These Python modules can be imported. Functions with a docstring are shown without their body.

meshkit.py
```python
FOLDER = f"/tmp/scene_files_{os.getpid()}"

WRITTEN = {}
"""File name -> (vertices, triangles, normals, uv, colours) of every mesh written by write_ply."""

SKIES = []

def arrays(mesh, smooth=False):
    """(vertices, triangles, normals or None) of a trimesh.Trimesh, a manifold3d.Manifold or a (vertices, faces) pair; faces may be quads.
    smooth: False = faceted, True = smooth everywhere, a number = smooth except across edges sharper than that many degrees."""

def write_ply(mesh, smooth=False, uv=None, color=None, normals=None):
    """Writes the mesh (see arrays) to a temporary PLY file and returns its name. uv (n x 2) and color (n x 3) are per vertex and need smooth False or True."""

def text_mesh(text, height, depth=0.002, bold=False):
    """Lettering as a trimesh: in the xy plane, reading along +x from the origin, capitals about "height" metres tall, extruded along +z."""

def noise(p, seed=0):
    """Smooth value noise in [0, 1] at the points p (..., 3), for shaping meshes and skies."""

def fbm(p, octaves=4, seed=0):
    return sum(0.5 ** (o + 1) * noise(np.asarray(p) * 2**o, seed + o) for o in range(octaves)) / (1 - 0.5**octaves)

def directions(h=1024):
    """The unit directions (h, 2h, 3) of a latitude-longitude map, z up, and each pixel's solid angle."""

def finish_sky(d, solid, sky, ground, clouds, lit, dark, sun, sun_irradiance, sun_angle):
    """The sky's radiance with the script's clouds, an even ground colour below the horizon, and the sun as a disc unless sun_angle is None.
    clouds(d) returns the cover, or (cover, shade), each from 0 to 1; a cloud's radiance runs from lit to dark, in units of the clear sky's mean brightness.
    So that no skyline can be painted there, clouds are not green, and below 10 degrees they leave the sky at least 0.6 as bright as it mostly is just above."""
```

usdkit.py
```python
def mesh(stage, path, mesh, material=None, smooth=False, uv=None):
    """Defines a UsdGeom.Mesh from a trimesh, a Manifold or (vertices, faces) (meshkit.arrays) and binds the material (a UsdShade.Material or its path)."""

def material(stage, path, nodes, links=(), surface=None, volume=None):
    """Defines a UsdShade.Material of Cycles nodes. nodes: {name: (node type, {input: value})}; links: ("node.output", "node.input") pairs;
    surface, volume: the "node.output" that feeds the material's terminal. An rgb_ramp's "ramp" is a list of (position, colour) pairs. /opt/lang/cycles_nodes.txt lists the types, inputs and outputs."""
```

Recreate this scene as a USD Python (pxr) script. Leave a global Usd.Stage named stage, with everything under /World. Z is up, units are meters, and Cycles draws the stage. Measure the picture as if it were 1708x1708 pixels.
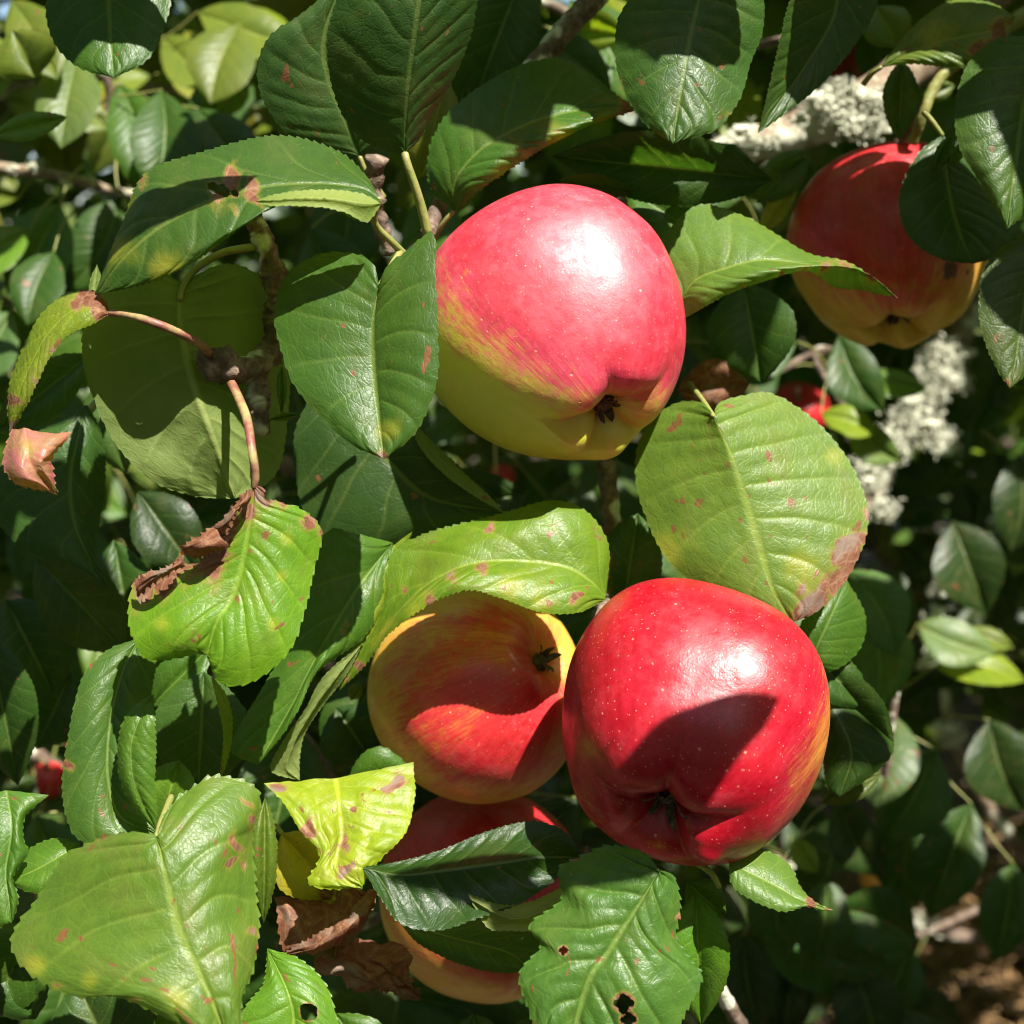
import math, random
import numpy as np, trimesh, manifold3d
import usdkit, meshkit
from pxr import Usd, UsdGeom, UsdLux, UsdShade, Gf, Sdf, Vt
from scipy.interpolate import PchipInterpolator

stage = Usd.Stage.CreateInMemory()
UsdGeom.SetStageUpAxis(stage, 'Z'); UsdGeom.SetStageMetersPerUnit(stage, 1.0)
UsdGeom.Xform.Define(stage, '/World'); UsdGeom.Scope.Define(stage, '/World/Looks')

# ------------------------------------------------ camera, sky, sun, exposure
PITCH = math.radians(12.0)
CAM = np.array([0.0, 0.0, 1.25])
RIGHT = np.array([1.0, 0, 0])
UP = np.array([0, math.sin(PITCH), math.cos(PITCH)])
BACK = np.array([0, -math.cos(PITCH), math.sin(PITCH)])
FPX = 2012.0                                    # focal length in pixels of the 1708 px wide picture
cam = UsdGeom.Camera.Define(stage, '/World/camera')
M4 = Gf.Matrix4d(*RIGHT, 0, *UP, 0, *BACK, 0, *CAM, 1)
cam.AddTransformOp().Set(M4)
cam.CreateHorizontalApertureAttr(3.6); cam.CreateVerticalApertureAttr(3.6)
cam.CreateFocalLengthAttr(3.6 * FPX / 1708)
cam.CreateFStopAttr(1.15); cam.CreateFocusDistanceAttr(0.335)
cam.CreateExposureAttr(1.75)
SUNC = np.array([0.31, 0.75, 0.58]); SUNC /= np.linalg.norm(SUNC)      # towards the sun, camera axes
SUN = SUNC[0] * RIGHT + SUNC[1] * UP + SUNC[2] * BACK
usdkit.material(stage, '/World/Looks/sky_look', {
    's': ('sky_texture', {'sky_type': 'single_scattering', 'sun_disc': False, 'sun_elevation': math.asin(SUN[2]), 'sun_rotation': math.atan2(SUN[0], SUN[1])}),
    'b': ('background_shader', {'strength': 0.05})}, [('s.color', 'b.color')], surface='b.background')
dome = UsdLux.DomeLight.Define(stage, '/World/sky')
UsdShade.MaterialBindingAPI.Apply(dome.GetPrim()).Bind(UsdShade.Material.Get(stage, '/World/Looks/sky_look'))
sun = UsdLux.DistantLight.Define(stage, '/World/sun')
sun.CreateIntensityAttr(1.25); sun.CreateAngleAttr(0.5); sun.CreateColorAttr(Gf.Vec3f(1.0, 0.95, 0.86))
sun.GetPrim().CreateAttribute('inputs:normalize', Sdf.ValueTypeNames.Bool).Set(True)
zq = Gf.Rotation(Gf.Vec3d(0, 0, 1), Gf.Vec3d(*SUN))
sun.AddTransformOp().Set(Gf.Matrix4d().SetRotate(zq))

# ------------------------------------------------ helpers
def W(x, y, z):
    """photo pixel (1708 wide) and distance in mm -> world metres"""
    x, y, z = np.asarray(x, float), np.asarray(y, float), np.asarray(z, float) / 1000.0
    cx, cy = (x - 854) / FPX * z, -(y - 854) / FPX * z
    return CAM + cx[..., None] * RIGHT + cy[..., None] * UP - z[..., None] * BACK
def C2W(v):
    v = np.asarray(v, float)
    return v[..., 0:1] * RIGHT + v[..., 1:2] * UP + v[..., 2:3] * BACK
USED = {}
def path_of(name, parent=None):
    base = (str(parent.GetPath()) if parent else '/World') + '/' + name
    n = USED.get(base, 0); USED[base] = n + 1
    return base if n == 0 else f'{base}_{n:03d}'
def tag(p, label=None, cat=None, group=None, kind=None):
    for k, v in (('label', label), ('category', cat), ('group', group), ('kind', kind)):
        if v: p.SetCustomDataByKey(k, v)
    return p
def thing(name, label, cat, at=(0, 0, 0), group=None):
    x = UsdGeom.Xform.Define(stage, path_of(name))
    x.AddTranslateOp().Set(Gf.Vec3d(*map(float, at)))
    p = x.GetPrim(); ORG[p.GetPath()] = np.asarray(at, float)
    return tag(p, label, cat, group)
ORG = {}
def org(parent):
    while parent:
        if parent.GetPath() in ORG: return ORG[parent.GetPath()]
        parent = parent.GetParent()
    return np.zeros(3)
def obj(name, mesh, mat, parent=None, smooth=True, attrs=None, label=None):
    v, f = (np.asarray(mesh.vertices), np.asarray(mesh.faces)) if hasattr(mesh, 'vertices') else (np.asarray(mesh[0]), np.asarray(mesh[1]))
    p = path_of(name, parent)
    m = usdkit.mesh(stage, p, (v - (org(parent) if parent else 0), f), mat, smooth=smooth)
    for k, a in (attrs or {}).items():
        a = np.asarray(a, np.float32)
        UsdGeom.PrimvarsAPI(m).CreatePrimvar(k, Sdf.ValueTypeNames.Float3Array, 'vertex').Set(Vt.Vec3fArray.FromNumpy(a))
    if label: m.GetPrim().SetCustomDataByKey('label', label)
    return m.GetPrim()

# ------------------------------------------------ materials
class G:
    """small node-graph writer"""
    def __init__(s): s.n, s.l, s.k = {}, [], 0
    def add(s, kind, **inp):
        s.k += 1; nm = f'n{s.k}'; const = {}
        for k, v in inp.items():
            if isinstance(v, str) and '.' in v and v.split('.')[0] in s.n: s.l.append((v, f'{nm}.{k}'))
            else: const[k] = v
        s.n[nm] = (kind, const); return nm
    def math(s, t, a, b=0.0, c=0.0, clamp=False): return s.add('math', math_type=t, value1=a, value2=b, value3=c, use_clamp=clamp) + '.value'
    def mix(s, f, a, b, t='mix'): return s.add('mix_color', blend_type=t, fac=f, a=a, b=b) + '.result'
    def ss(s, v, a, b, lo=0.0, hi=1.0): return s.add('map_range', range_type='smoothstep', value=v, from_min=a, from_max=b, to_min=lo, to_max=hi, clamp=True) + '.result'
    def attr(s, name): return s.add('attribute', attribute=name) + '.vector'
    def noise(s, vec, scale, detail=2.0, rough=0.5, dist=0.0): return s.add('noise_texture', dimensions='3D', vector=vec, scale=scale, detail=detail, roughness=rough, distortion=dist) + '.fac'
    def build(s, name, surf): return usdkit.material(stage, '/World/Looks/' + name, s.n, s.l, surface=surf)

def leaf_material():
    g = G()
    luv, lmm, lcol, lmask = g.attr('luv'), g.attr('lmm'), g.attr('lcol'), g.attr('lmask')
    su = g.add('separate_xyz', vector=luv); sm = g.add('separate_xyz', vector=lmask)
    ph, v, u = su + '.x', su + '.y', su + '.z'
    br, ye, sp = sm + '.x', sm + '.y', sm + '.z'
    nb = g.noise(lmm, 0.09, 3.0); nm = g.noise(lmm, 0.32, 3.0, 0.6); nf = g.noise(lmm, 1.6, 3.0, 0.65)
    tri = g.math('multiply', g.math('absolute', g.math('subtract', g.math('fraction', ph), 0.5)), 2.0)
    av = g.math('absolute', v)
    vein = g.ss(tri, 0.86, 0.99); vein = g.math('multiply', vein, g.ss(av, 1.0, 0.55, 0.25, 1.0))
    mid = g.ss(av, 0.055, 0.014)
    vm = g.math('maximum', g.math('multiply', vein, 0.42), mid)
    vo = g.add('voronoi_texture', dimensions='3D', feature='distance_to_edge', vector=lmm, scale=0.8) + '.distance'
    ret = g.ss(vo, 0.13, 0.0)
    vo2 = g.add('voronoi_texture', dimensions='3D', feature='distance_to_edge', vector=lmm, scale=0.24) + '.distance'
    ret2 = g.ss(vo2, 0.09, 0.0)
    # colour
    base = g.mix(g.ss(nb, 0.3, 0.7, 0.0, 0.45), lcol, g.mix(1.0, lcol, (1.55, 1.3, 0.9), 'multiply'))
    base = g.mix(g.ss(nm, 0.35, 0.72, 0.0, 0.4), base, g.mix(1.0, lcol, (0.62, 0.72, 0.7), 'multiply'))
    base = g.mix(g.math('multiply', g.math('maximum', ret2, ret), 0.16), base, g.mix(1.0, base, (1.8, 1.6, 1.3), 'multiply'))
    base = g.mix(g.math('multiply', vm, 0.6), base, g.mix(0.4, g.mix(1.0, base, (2.2, 1.9, 1.7), 'multiply'), (0.2, 0.22, 0.07)))
    # pale specks of dust and mites
    sv = g.add('voronoi_texture', dimensions='3D', feature='f1', vector=lmm, scale=0.85)
    spk = g.math('multiply', g.ss(sv + '.distance', 0.17, 0.06), g.ss(nm, 0.52, 0.66))
    base = g.mix(g.math('multiply', spk, 0.5), base, (0.3, 0.33, 0.16))
    yf = g.ss(g.math('add', g.math('multiply', ye, 0.75), g.math('multiply', g.math('subtract', nb, 0.5), 1.1)), 0.25, 1.05)
    base = g.mix(g.math('multiply', yf, 0.6), base, g.mix(nm, (0.34, 0.26, 0.02), (0.27, 0.31, 0.03)))
    # brown spots
    s1 = g.noise(lmm, 0.19, 2.0, 0.55); sps = g.math('subtract', 0.75, g.math('multiply', sp, 0.2))
    spot = g.ss(g.math('subtract', s1, sps), 0.0, 0.035)
    base = g.mix(g.math('multiply', spot, 0.85), base, g.mix(nf, (0.07, 0.02, 0.01), (0.26, 0.10, 0.045)))
    haze = g.math('multiply', g.ss(nb, 0.5, 0.68), g.math('multiply', sp, 0.45))
    base = g.mix(haze, base, g.mix(nf, (0.075, 0.055, 0.03), (0.16, 0.12, 0.05)))
    bn = g.math('add', br, g.math('multiply', g.math('subtract', g.math('add', g.math('multiply', nm, 0.6), g.math('multiply', nf, 0.4)), 0.5), 1.5))
    halo = g.ss(bn, 0.12, 0.5)
    base = g.mix(g.math('multiply', halo, 0.55), base, (0.2, 0.17, 0.03))
    bf = g.ss(bn, 0.44, 0.6)
    dead = g.add('rgb_ramp', fac=g.math('add', g.math('multiply', nm, 0.65), g.math('multiply', nf, 0.35)), ramp=[(0.28, (0.035, 0.014, 0.01)), (0.43, (0.12, 0.04, 0.02)), (0.56, (0.18, 0.075, 0.036)), (0.74, (0.36, 0.22, 0.13))]) + '.color'
    dead = g.mix(g.math('multiply', g.math('maximum', ret2, vm), 0.2), dead, (0.45, 0.3, 0.18))
    dead = g.mix(g.ss(nb, 0.5, 0.66, 0.0, 0.6), dead, (0.2, 0.17, 0.14))
    base = g.mix(bf, base, dead)
    # underside is paler, matt
    back = g.add('geometry') + '.backfacing'
    under = g.mix(g.math('subtract', 0.75, g.math('multiply', bf, 0.6)), base, g.mix(g.math('multiply', vm, 0.6), g.mix(nb, (0.10, 0.15, 0.035), (0.17, 0.21, 0.06)), (0.25, 0.28, 0.10)))
    col = g.mix(back, base, under)
    h = g.math('subtract', g.math('multiply', nf, 0.28), g.math('multiply', ret, 0.35))
    h = g.math('subtract', h, g.math('multiply', ret2, 0.45))
    h = g.math('subtract', h, g.math('multiply', vm, 0.9))
    bump = g.add('bump', height=h, strength=0.3, distance=0.0003, use_object_space=False) + '.normal'
    rough = g.math('add', 0.31, g.math('multiply', nm, 0.22)); rough = g.math('add', rough, g.math('multiply', g.math('maximum', bf, back), 0.25))
    p = g.add('principled_bsdf', base_color=col, roughness=rough, specular_ior_level=0.33, normal=bump)
    tcol = g.mix(1.0, col, (2.3, 2.5, 0.9), 'multiply'); tcol = g.mix(bf, tcol, (0.25, 0.09, 0.03))
    t = g.add('translucent_bsdf', color=tcol, normal=bump)
    m = g.add('mix_closure', fac=0.36, closure1=p + '.BSDF', closure2=t + '.BSDF')
    return g.build('leaf_look', m + '.closure')

def apple_material(name='apple_look', r0=0.37, spec=0.5, deep=1.0, pink=0.55):
    g = G()
    a, ad, ap = g.attr('ablush'), g.attr('adir'), g.attr('apos')
    s = g.add('separate_xyz', vector=a); blush, green, scab = s + '.x', s + '.y', s + '.z'
    st = g.noise(ad, 1.0, 4.0, 0.62); st2 = g.noise(ad, 2.6, 3.0, 0.6); st3 = g.noise(ad, 8.0, 3.0, 0.7); nb = g.noise(ap, 0.055, 3.0, 0.55); nm = g.noise(ap, 0.3, 3.0, 0.6); nf = g.noise(ap, 1.7, 2.0)
    f = g.math('add', blush, g.math('multiply', g.math('subtract', st, 0.5), 0.44))
    f = g.math('add', f, g.math('multiply', g.math('subtract', nb, 0.5), 0.75))
    f = g.math('add', f, g.math('multiply', g.math('subtract', nm, 0.5), 0.42))
    f = g.math('add', f, g.math('multiply', g.math('subtract', st3, 0.5), 0.5))
    rf = g.ss(f, 0.22, 0.86)
    yel = g.mix(green, (0.52, 0.25, 0.035), (0.42, 0.46, 0.028))
    yel = g.mix(g.ss(nm, 0.4, 0.7, 0.0, 0.3), yel, (0.55, 0.45, 0.10))
    red = g.mix(g.ss(g.math('add', g.math('multiply', st2, 0.45), g.math('multiply', nm, 0.55)), 0.36, 0.64), (0.33 * (.5 + .5 * deep), 0.005 * deep, 0.019 * deep * pink), (0.45 * (.4 + .6 * deep), 0.015 * deep, 0.034 * deep * pink))
    red = g.mix(g.ss(f, 0.75, 1.1), g.mix(1.0, red, (1.08, 1.8, 1.2 + .6 * pink), 'multiply'), red)
    col = g.mix(rf, yel, red)
    # lenticels: pale dots, some with a dark centre
    v1 = g.add('voronoi_texture', dimensions='3D', feature='f1', vector=ap, scale=0.25, randomness=1.0)
    pick = g.add('separate_xyz', vector=v1 + '.color')
    dot = g.math('multiply', g.ss(v1 + '.distance', g.math('multiply_add', pick + '.y', 0.13, 0.05), 0.03), g.math('greater_than', pick + '.x', 0.42))
    col = g.mix(g.math('multiply', dot, 0.42), col, (0.62, 0.36, 0.24))
    v2 = g.add('voronoi_texture', dimensions='3D', feature='f1', vector=ap, scale=0.75)
    p2 = g.add('separate_xyz', vector=v2 + '.color')
    dot2 = g.math('multiply', g.ss(v2 + '.distance', 0.2, 0.1), g.math('greater_than', p2 + '.y', 0.5))
    col = g.mix(g.math('multiply', dot2, 0.4), col, (0.6, 0.3, 0.2))
    # sooty flecks
    v3 = g.add('voronoi_texture', dimensions='3D', feature='f1', vector=ap, scale=1.1)
    fl = g.math('multiply', g.ss(v3 + '.distance', 0.22, 0.1), g.ss(g.noise(ap, 0.07, 1.0), 0.62, 0.72))
    col = g.mix(g.math('multiply', fl, 0.6), col, (0.05, 0.03, 0.012))
    sc = g.ss(g.math('add', scab, g.math('multiply', g.math('subtract', nm, 0.5), 0.9)), 0.45, 0.62)
    col = g.mix(g.math('multiply', sc, 0.92), col, g.mix(nf, (0.012, 0.008, 0.005), (0.11, 0.06, 0.03)))
    col = g.mix(g.ss(g.noise(ap, 0.11, 4.0, 0.7), 0.5, 0.75, 0.0, 0.12 * deep), col, (0.52, 0.32, 0.33))
    h = g.math('add', g.math('multiply', nm, 0.5), g.math('multiply', nf, 0.14)); h = g.math('add', h, g.math('multiply', nb, 1.6)); h = g.math('subtract', h, g.math('multiply', dot, 0.5))
    bump = g.add('bump', height=h, strength=0.4, distance=0.0006) + '.normal'
    rough = g.math('add', r0, g.math('multiply', nm, 0.16)); rough = g.math('add', rough, g.math('multiply', sc, 0.4)); rough = g.math('add', rough, g.ss(g.noise(ap, 0.13, 4.0, 0.7), 0.42, 0.7, -0.05, 0.16))
    p = g.add('principled_bsdf', base_color=col, roughness=rough, specular_ior_level=spec, normal=bump, coat_weight=0.12, coat_roughness=0.2,
              subsurface_weight=0.12, subsurface_scale=0.004, subsurface_radius=(1.0, 0.35, 0.15))
    return g.build(name, p + '.BSDF')

def bark_material(name, c0, c1, c2, scale=1.0, lich=0.0):
    g = G()
    pos = g.add('geometry') + '.position'
    n1 = g.noise(pos, 120 * scale, 5.0, 0.65); n2 = g.noise(pos, 500 * scale, 4.0, 0.6); n3 = g.noise(pos, 45 * scale, 3.0)
    col = g.add('rgb_ramp', fac=g.math('add', g.math('multiply', n1, 0.6), g.math('multiply', n2, 0.4)), ramp=[(0.3, c0), (0.5, c1), (0.68, c2)]) + '.color'
    if lich: col = g.mix(g.ss(n3, 0.62 - 0.25 * lich, 0.66 - 0.2 * lich), col, g.mix(n2, (0.28, 0.29, 0.2), (0.5, 0.5, 0.4)))
    bump = g.add('bump', height=g.math('add', n1, g.math('multiply', n2, 0.5)), strength=0.9, distance=0.0012) + '.normal'
    p = g.add('principled_bsdf', base_color=col, roughness=0.78, specular_ior_level=0.3, normal=bump)
    return g.build(name, p + '.BSDF')

def plain_material(name, c0, c1, scale, rough=0.6, trans=0.0, bump=0.0006):
    g = G()
    pos = g.add('geometry') + '.position'
    n1 = g.noise(pos, scale, 4.0, 0.6)
    col = g.mix(g.ss(n1, 0.3, 0.7), c0, c1)
    bm = g.add('bump', height=n1, strength=0.6, distance=bump) + '.normal'
    p = g.add('principled_bsdf', base_color=col, roughness=rough, specular_ior_level=0.35, normal=bm)
    if trans:
        t = g.add('translucent_bsdf', color=g.mix(1.0, col, (1.6, 1.6, 0.9), 'multiply'))
        m = g.add('mix_closure', fac=trans, closure1=p + '.BSDF', closure2=t + '.BSDF')
        return g.build(name, m + '.closure')
    return g.build(name, p + '.BSDF')

LEAF = leaf_material(); APPLE = apple_material(); APPLE_DEEP = apple_material('deep_apple_look', 0.29, 0.36, 0.45, 1.0); APPLE_WAXY = apple_material('waxy_apple_look', 0.47, 0.95, 1.0, 1.1)
BARK = bark_material('bark_look', (0.022, 0.015, 0.011), (0.10, 0.068, 0.048), (0.25, 0.19, 0.145), 1.0, 0.22)
BARKL = bark_material('lichen_bark_look', (0.05, 0.035, 0.022), (0.16, 0.115, 0.075), (0.26, 0.21, 0.15), 0.5, 0.35)
PETI = plain_material('petiole_look', (0.16, 0.19, 0.045), (0.24, 0.22, 0.075), 300, 0.45, 0.15)
PETR = plain_material('red_petiole_look', (0.30, 0.24, 0.10), (0.17, 0.055, 0.045), 160, 0.45, 0.1)
CALYX = plain_material('calyx_look', (0.018, 0.012, 0.008), (0.12, 0.08, 0.045), 900, 0.85)
LICHEN = plain_material('lichen_look', (0.26, 0.27, 0.18), (0.62, 0.62, 0.5), 260, 0.95, 0.0, 0.002)
STRAW = plain_material('straw_look', (0.12, 0.06, 0.025), (0.42, 0.26, 0.11), 60, 0.7, 0.1)
SOIL = plain_material('soil_look', (0.018, 0.012, 0.008), (0.075, 0.048, 0.028), 18, 0.95, 0.0, 0.02)

# ------------------------------------------------ leaf builder
SEED = [11]
def pts3(s):
    out = []
    for w in s.split():
        c = [float(t) for t in w.split(',')]
        out.append(c + [0.0] * (3 - len(c)))
    return np.array(out)
def resample(p, n):
    p = np.asarray(p, float)
    d = np.r_[0, np.cumsum(np.maximum(np.linalg.norm(np.diff(p[:, :2], axis=0), axis=1), 1e-6))]
    return PchipInterpolator(d / d[-1], p, axis=0)(np.linspace(0, 1, n)) if len(p) > 2 else p[0] + (p[-1] - p[0]) * np.linspace(0, 1, n)[:, None]

def smoothrow(p, n):
    """denser, rounder polyline: Catmull-Rom through the given points"""
    p = np.asarray(p, float)
    q = np.vstack([2 * p[0] - p[1], p, 2 * p[-1] - p[-2]])
    out = []
    for i in range(len(p) - 1):
        a, b, c, d = q[i:i + 4]
        t = np.linspace(0, 1, 12, endpoint=(i == len(p) - 2))[:, None]
        out.append(0.5 * ((2 * b) + (c - a) * t + (2 * a - 5 * b + 4 * c - d) * t**2 + (3 * b - a - 3 * c + d) * t**3))
    p = np.vstack(out)
    d = np.r_[0, np.cumsum(np.maximum(np.linalg.norm(np.diff(p[:, :2], axis=0), axis=1), 1e-6))]
    s = np.linspace(0, d[-1], n)
    return np.stack([np.interp(s, d, p[:, k]) for k in range(3)], 1)

def leaf(par, z, rails, col, name='leaf', label=None, under=False, bul=1.5, wav=1.0, serr=0.55, nv=7.5, brown=(), yel=(), ybase=0.0, bbase=0.0,
         spots=0.25, holes=(), pet=None, petmat=None, petr=0.9, soft=False, res=1.0, quilt=1.0, teeth=None, crum=0.0):
    """A leaf lofted across rails (base to tip): strings 'x,y,d ...' in photo pixels and mm towards the camera from distance z mm."""
    SEED[0] += 1; seed = SEED[0]; rs = np.random.default_rng(seed)
    if isinstance(rails, (list, tuple)) and isinstance(rails[0], (str, np.ndarray)):
        vs = {3: [-1, 0, 1], 4: [-1, 0, .6, 1], 5: [-1, -.5, 0, .5, 1]}[len(rails)]
        rails = list(zip(vs, rails))
    rails = [(v, pts3(r) if isinstance(r, str) else r) for v, r in rails]
    R = np.stack([smoothrow(r, 200) for _, r in rails])                       # rails x 200 x 3
    rv = np.array([v for v, _ in rails], float)
    lenpx = np.linalg.norm(np.diff(R[np.argmin(np.abs(rv))][:, :2], axis=0), axis=1).sum()
    widpx = max(np.linalg.norm(R[-1] - R[0], axis=1).max(), 8)
    mmpx = z / FPX
    if holes: res *= 1.7
    nu = int(np.clip(lenpx * res / 3.4, 14, 230)); nh = int(np.clip(widpx * res / 9, 5, 70))
    u = np.linspace(0, 1, nu)
    Ru = np.stack([np.stack([np.interp(u, np.linspace(0, 1, 200), r[:, k]) for k in range(3)], 1) for r in R])
    hv = np.r_[np.linspace(0, 1, nh + 1)[:-1], 0.985 if nh > 8 else 0.95, 1.0][1:]
    v = np.r_[-hv[::-1], 0, hv]
    if soft: P = PchipInterpolator(rv, Ru, axis=0)(v)
    else: P = np.stack([np.stack([np.interp(v, rv, Ru[:, i, k]) for k in range(3)], 1) for i in range(nu)], 1)
    P = P.transpose(1, 0, 2)                                                  # nu x nv x 3
    U, V = np.meshgrid(u, v, indexing='ij'); A = np.abs(V)
    env = np.sin(np.pi * np.clip(U, 0.0, 1.0)) ** 0.5
    sgn = -1.0 if under else 1.0
    P[..., 2] += sgn * bul * np.sin(np.pi * A) * env
    ns = lambda a, b, s: meshkit.noise(np.stack([a, b, np.full_like(a, s)], -1), seed) * 2 - 1
    lm, wm = lenpx * mmpx, widpx * mmpx
    P[..., 2] += wav * (1.1 * A**2 * env * ns(U * lm / 14, np.sign(V) * 5.3, 1.5) + 0.7 * env * ns(U * lm / 17, V * wm / 22, 4.5))
    # teeth: the rim is drawn out of the blade
    if serr:
        nt = teeth or max(6, lm / 1.9)
        for col_i, inn in ((0, 2), (-1, -3)):
            t = (u * nt + 0.35 * meshkit.noise(np.stack([u * nt * .5, u * 0, u * 0], -1), seed + 5)) % 1.0
            amp = serr / mmpx * (t ** 1.3 - 0.25) * np.clip(np.minimum(u * 9, (1 - u) * 9), 0, 1) * (0.7 + 0.6 * meshkit.noise(np.stack([u * 7, u * 0, u * 0 + 3], -1), seed))
            d = P[:, col_i, :2] - P[:, inn, :2]; d /= np.maximum(np.linalg.norm(d, axis=1, keepdims=True), 1e-6)
            tang = np.gradient(P[:, col_i, :2], axis=0); tang /= np.maximum(np.linalg.norm(tang, axis=1, keepdims=True), 1e-6)
            nrm = np.stack([-tang[:, 1], tang[:, 0]], 1); nrm *= np.sign((nrm * d).sum(1, keepdims=True))
            P[:, col_i, :2] += nrm * amp[:, None] + tang * (amp * 0.5)[:, None]
    pxx, pxy = P[..., 0], P[..., 1]
    X = W(pxx, pxy, z - P[..., 2])
    # veins: a phase that grows along the blade and falls away from the midrib
    sg = np.clip(V / 0.05, -1, 1)
    nv = nv * rs.uniform(.72, .95)
    ph = nv * (0.06 + U ** 0.92) - 1.75 * A ** 1.1 + 0.24 * sg + 0.30 * ns(U * 3.2, V * 2.2, 7.5) + 0.42 * A * A
    Xu, Xv = np.gradient(X, axis=0), np.gradient(X, axis=1)
    N = np.cross(Xu, Xv); N /= np.maximum(np.linalg.norm(N, axis=-1, keepdims=True), 1e-12)
    ctr = N.reshape(-1, 3).mean(0)
    facing = np.sum(N[nu // 4:3 * nu // 4] * BACK, axis=-1).mean()
    flip = (facing < 0) != under
    if flip: N = -N
    tri = np.abs((ph % 1.0) - 0.5) * 2
    edgefade = np.clip((1 - A) * 6, 0, 1)
    hgt = -0.42 * np.exp(-((1 - tri) / 0.17) ** 2) * np.clip(A * 6, .3, 1) * edgefade + 0.34 * np.sin(np.pi * (1 - tri)) * edgefade * np.clip(A * 4, 0, 1)
    hgt += -0.55 * np.exp(-(A / 0.05) ** 2)
    hgt += 0.28 * ns(U * lm / 3.0, V * wm / 6.0, 11.5) * edgefade + 0.16 * ns(U * lm / 1.3, V * wm / 2.6, 17.5)
    sz = min(1.0, lm / 55)
    X = X + N * (hgt * quilt * 0.45 * sz * 1e-3)[..., None]
    if crum: X = X + N * (crum * 1e-3 * (np.abs(ns(U * lm / 7, V * wm / 14, 21.5)) * 2 - .8 + .5 * ns(U * lm / 3.2, V * wm / 6, 27.5)))[..., None]
    idx = np.arange(nu * len(v)).reshape(nu, len(v))
    a, b, c, d = idx[:-1, :-1], idx[1:, :-1], idx[1:, 1:], idx[:-1, 1:]
    F = np.concatenate([np.stack([a, b, c], -1).reshape(-1, 3), np.stack([a, c, d], -1).reshape(-1, 3)])
    if flip: F = F[:, ::-1]
    br = np.full(U.shape, float(bbase)); ye = np.full(U.shape, float(ybase))
    for x, y, r in brown:
        wx, wy = ns(pxx / r * .8, pxy / r * .8, x), ns(pxx / r * .8, pxy / r * .8, y + 3.3); st = rs.uniform(.6, 1.5); a_ = rs.uniform(0, 3.1)
        qx, qy = (pxx - x) + wx * r * .75, (pxy - y) + wy * r * .75; q1, q2 = qx * math.cos(a_) + qy * math.sin(a_), qy * math.cos(a_) - qx * math.sin(a_)
        br = np.maximum(br, (1.12 if r > 18 else rs.uniform(.55, .95)) * np.exp(-((q1 * st) ** 2 + (q2 / st) ** 2) / r**2))
    for x, y, r in yel: ye = np.maximum(ye, 1.0 * np.exp(-(((pxx - x) ** 2 + (pxy - y) ** 2) / r**2)))
    if holes:
        keep = np.ones(len(F), bool); cx, cy = pxx.ravel()[F].mean(1), pxy.ravel()[F].mean(1)
        for x, y, r in holes:
            ang = np.arctan2(cy - y, cx - x)
            rr = r * (0.75 + 0.6 * meshkit.noise(np.stack([np.cos(ang) * 1.6 + 9, np.sin(ang) * 1.6 + 4, ang * 0], -1), seed))
            keep &= np.hypot(cx - x, cy - y) > rr
            br = np.maximum(br, 1.1 * np.exp(-((np.hypot(pxx - x, pxy - y) / (r * 1.25)) ** 4)))
        F = F[keep]
    lc = np.asarray(col, float) * [0.93, 0.93, .5] * rs.uniform(0.92, 1.08)
    n = nu * len(v)
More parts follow.
